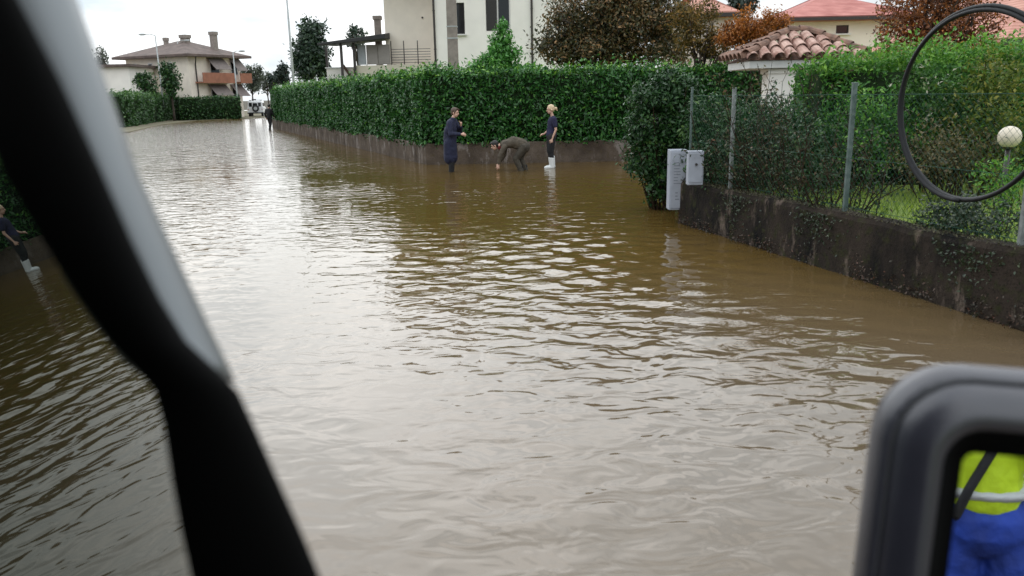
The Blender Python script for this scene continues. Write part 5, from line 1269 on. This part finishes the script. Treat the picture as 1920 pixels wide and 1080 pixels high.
# person seen in the wing mirror: yellow jacket, blue trousers, standing behind the vehicle door
def mirror_person():
    h = .92
    al = ((.02, .20, 1.42), (.02, .30, 1.17), (.20, .13, 1.30)); ar = ((.02, -.20, 1.42), (.02, -.30, 1.17), (.20, -.13, 1.28))
    Jm = dict(limbs=[((0, .10, h), (.02, .11, .5), .085, .058), ((.02, .11, .5), (0, .11, .1), .056, .04), ((0, .11, .06), (.16, .12, .04), .042, .036), ((0, -.10, h), (.03, -.11, .5), .085, .058), ((.03, -.11, .5), (0, -.11, .1), .056, .04), ((0, -.11, .06), (.16, -.12, .04), .042, .036),
                     ((0, 0, .95), (0, 0, 1.38), .13, .13), ((0, -.13, 1.43), (0, .13, 1.43), .07, .07), ((0, 0, 1.44), (.03, 0, 1.58), .062, .055), (al[0], al[1], .05, .042), (al[1], al[2], .04, .028), (ar[0], ar[1], .05, .042), (ar[1], ar[2], .04, .028)])
    jk = [((0, 0, 1.02), (0, 0, 1.2), .17, .17), ((0, -.08, 1.2), (0, -.12, 1.40), .13, .10), ((0, .08, 1.2), (0, .12, 1.40), .13, .10), ((0, 0, 1.2), (0, 0, 1.44), .14, .10), (al[0], al[1], .08, .066), (al[1], Vl(al[1]).lerp(Vl(al[2]), .8), .066, .05), (ar[0], ar[1], .08, .066), (ar[1], Vl(ar[1]).lerp(Vl(ar[2]), .8), .066, .05)]
    tr_ = [((0, -.04, .86), (0, .04, .86), .165, .165), ((0, .10, .88), (.02, .11, .5), .125, .095), ((.02, .11, .5), (0, .11, .12), .093, .08), ((0, -.10, .88), (.03, -.11, .5), .125, .095), ((.03, -.11, .5), (0, -.11, .12), .093, .08)]
    bt = [((-.02, .11, .06), (.17, .12, .045), .055, .045), ((-.02, -.11, .06), (.17, -.12, .045), .055, .045)]
    return person('person in a bright yellow jacket and blue trousers reflected in the wing mirror', (target.x, target.y, -.16), R(95), Jm,
           [('jacket', 'hivis', jk, .012, .03), ('silver_band', 'reflective', [((0, 0, 1.02), (.188, .215, .050))], .010, .004), ('trousers', 'blue_cloth', tr_, .012, .035), ('boots', 'black_cloth', bt, .012, 0),
            ('strap', 'black_cloth', [((.155, -.12, 1.42), (.175, -.02, 1.25), .022, .022), ((.175, -.02, 1.25), (.205, .09, 1.06), .022, .022), ((.205, .09, 1.06), (.19, .14, .93), .022, .022)], .01, 0)],
           ('hair_brown', hair_short), [(al[2], (.2, -.6, .7), (-1, 0, 0), (.2, .2, 1), .9), (ar[2], (.2, .6, .7), (-1, 0, 0), (.2, -.2, 1), .9)], ((.06, 0, 1.67), (.99, 0, -.1), (0, 0, 1)))
mirror_person()
shrub('roadside_bush', 'leafy green bush behind the yellow jacketed person seen in the wing mirror', (2.3, -4.2, -.1),
      [((2.0, -4.3, 1.1), (.8, .6, .9)), ((3.0, -4.0, 1.3), (.8, .6, 1.0)), ((1.3, -4.8, 1.2), (.7, .6, .8))], 2600, .10, L['garden'], seed=61, nclump=30, spread=.25)
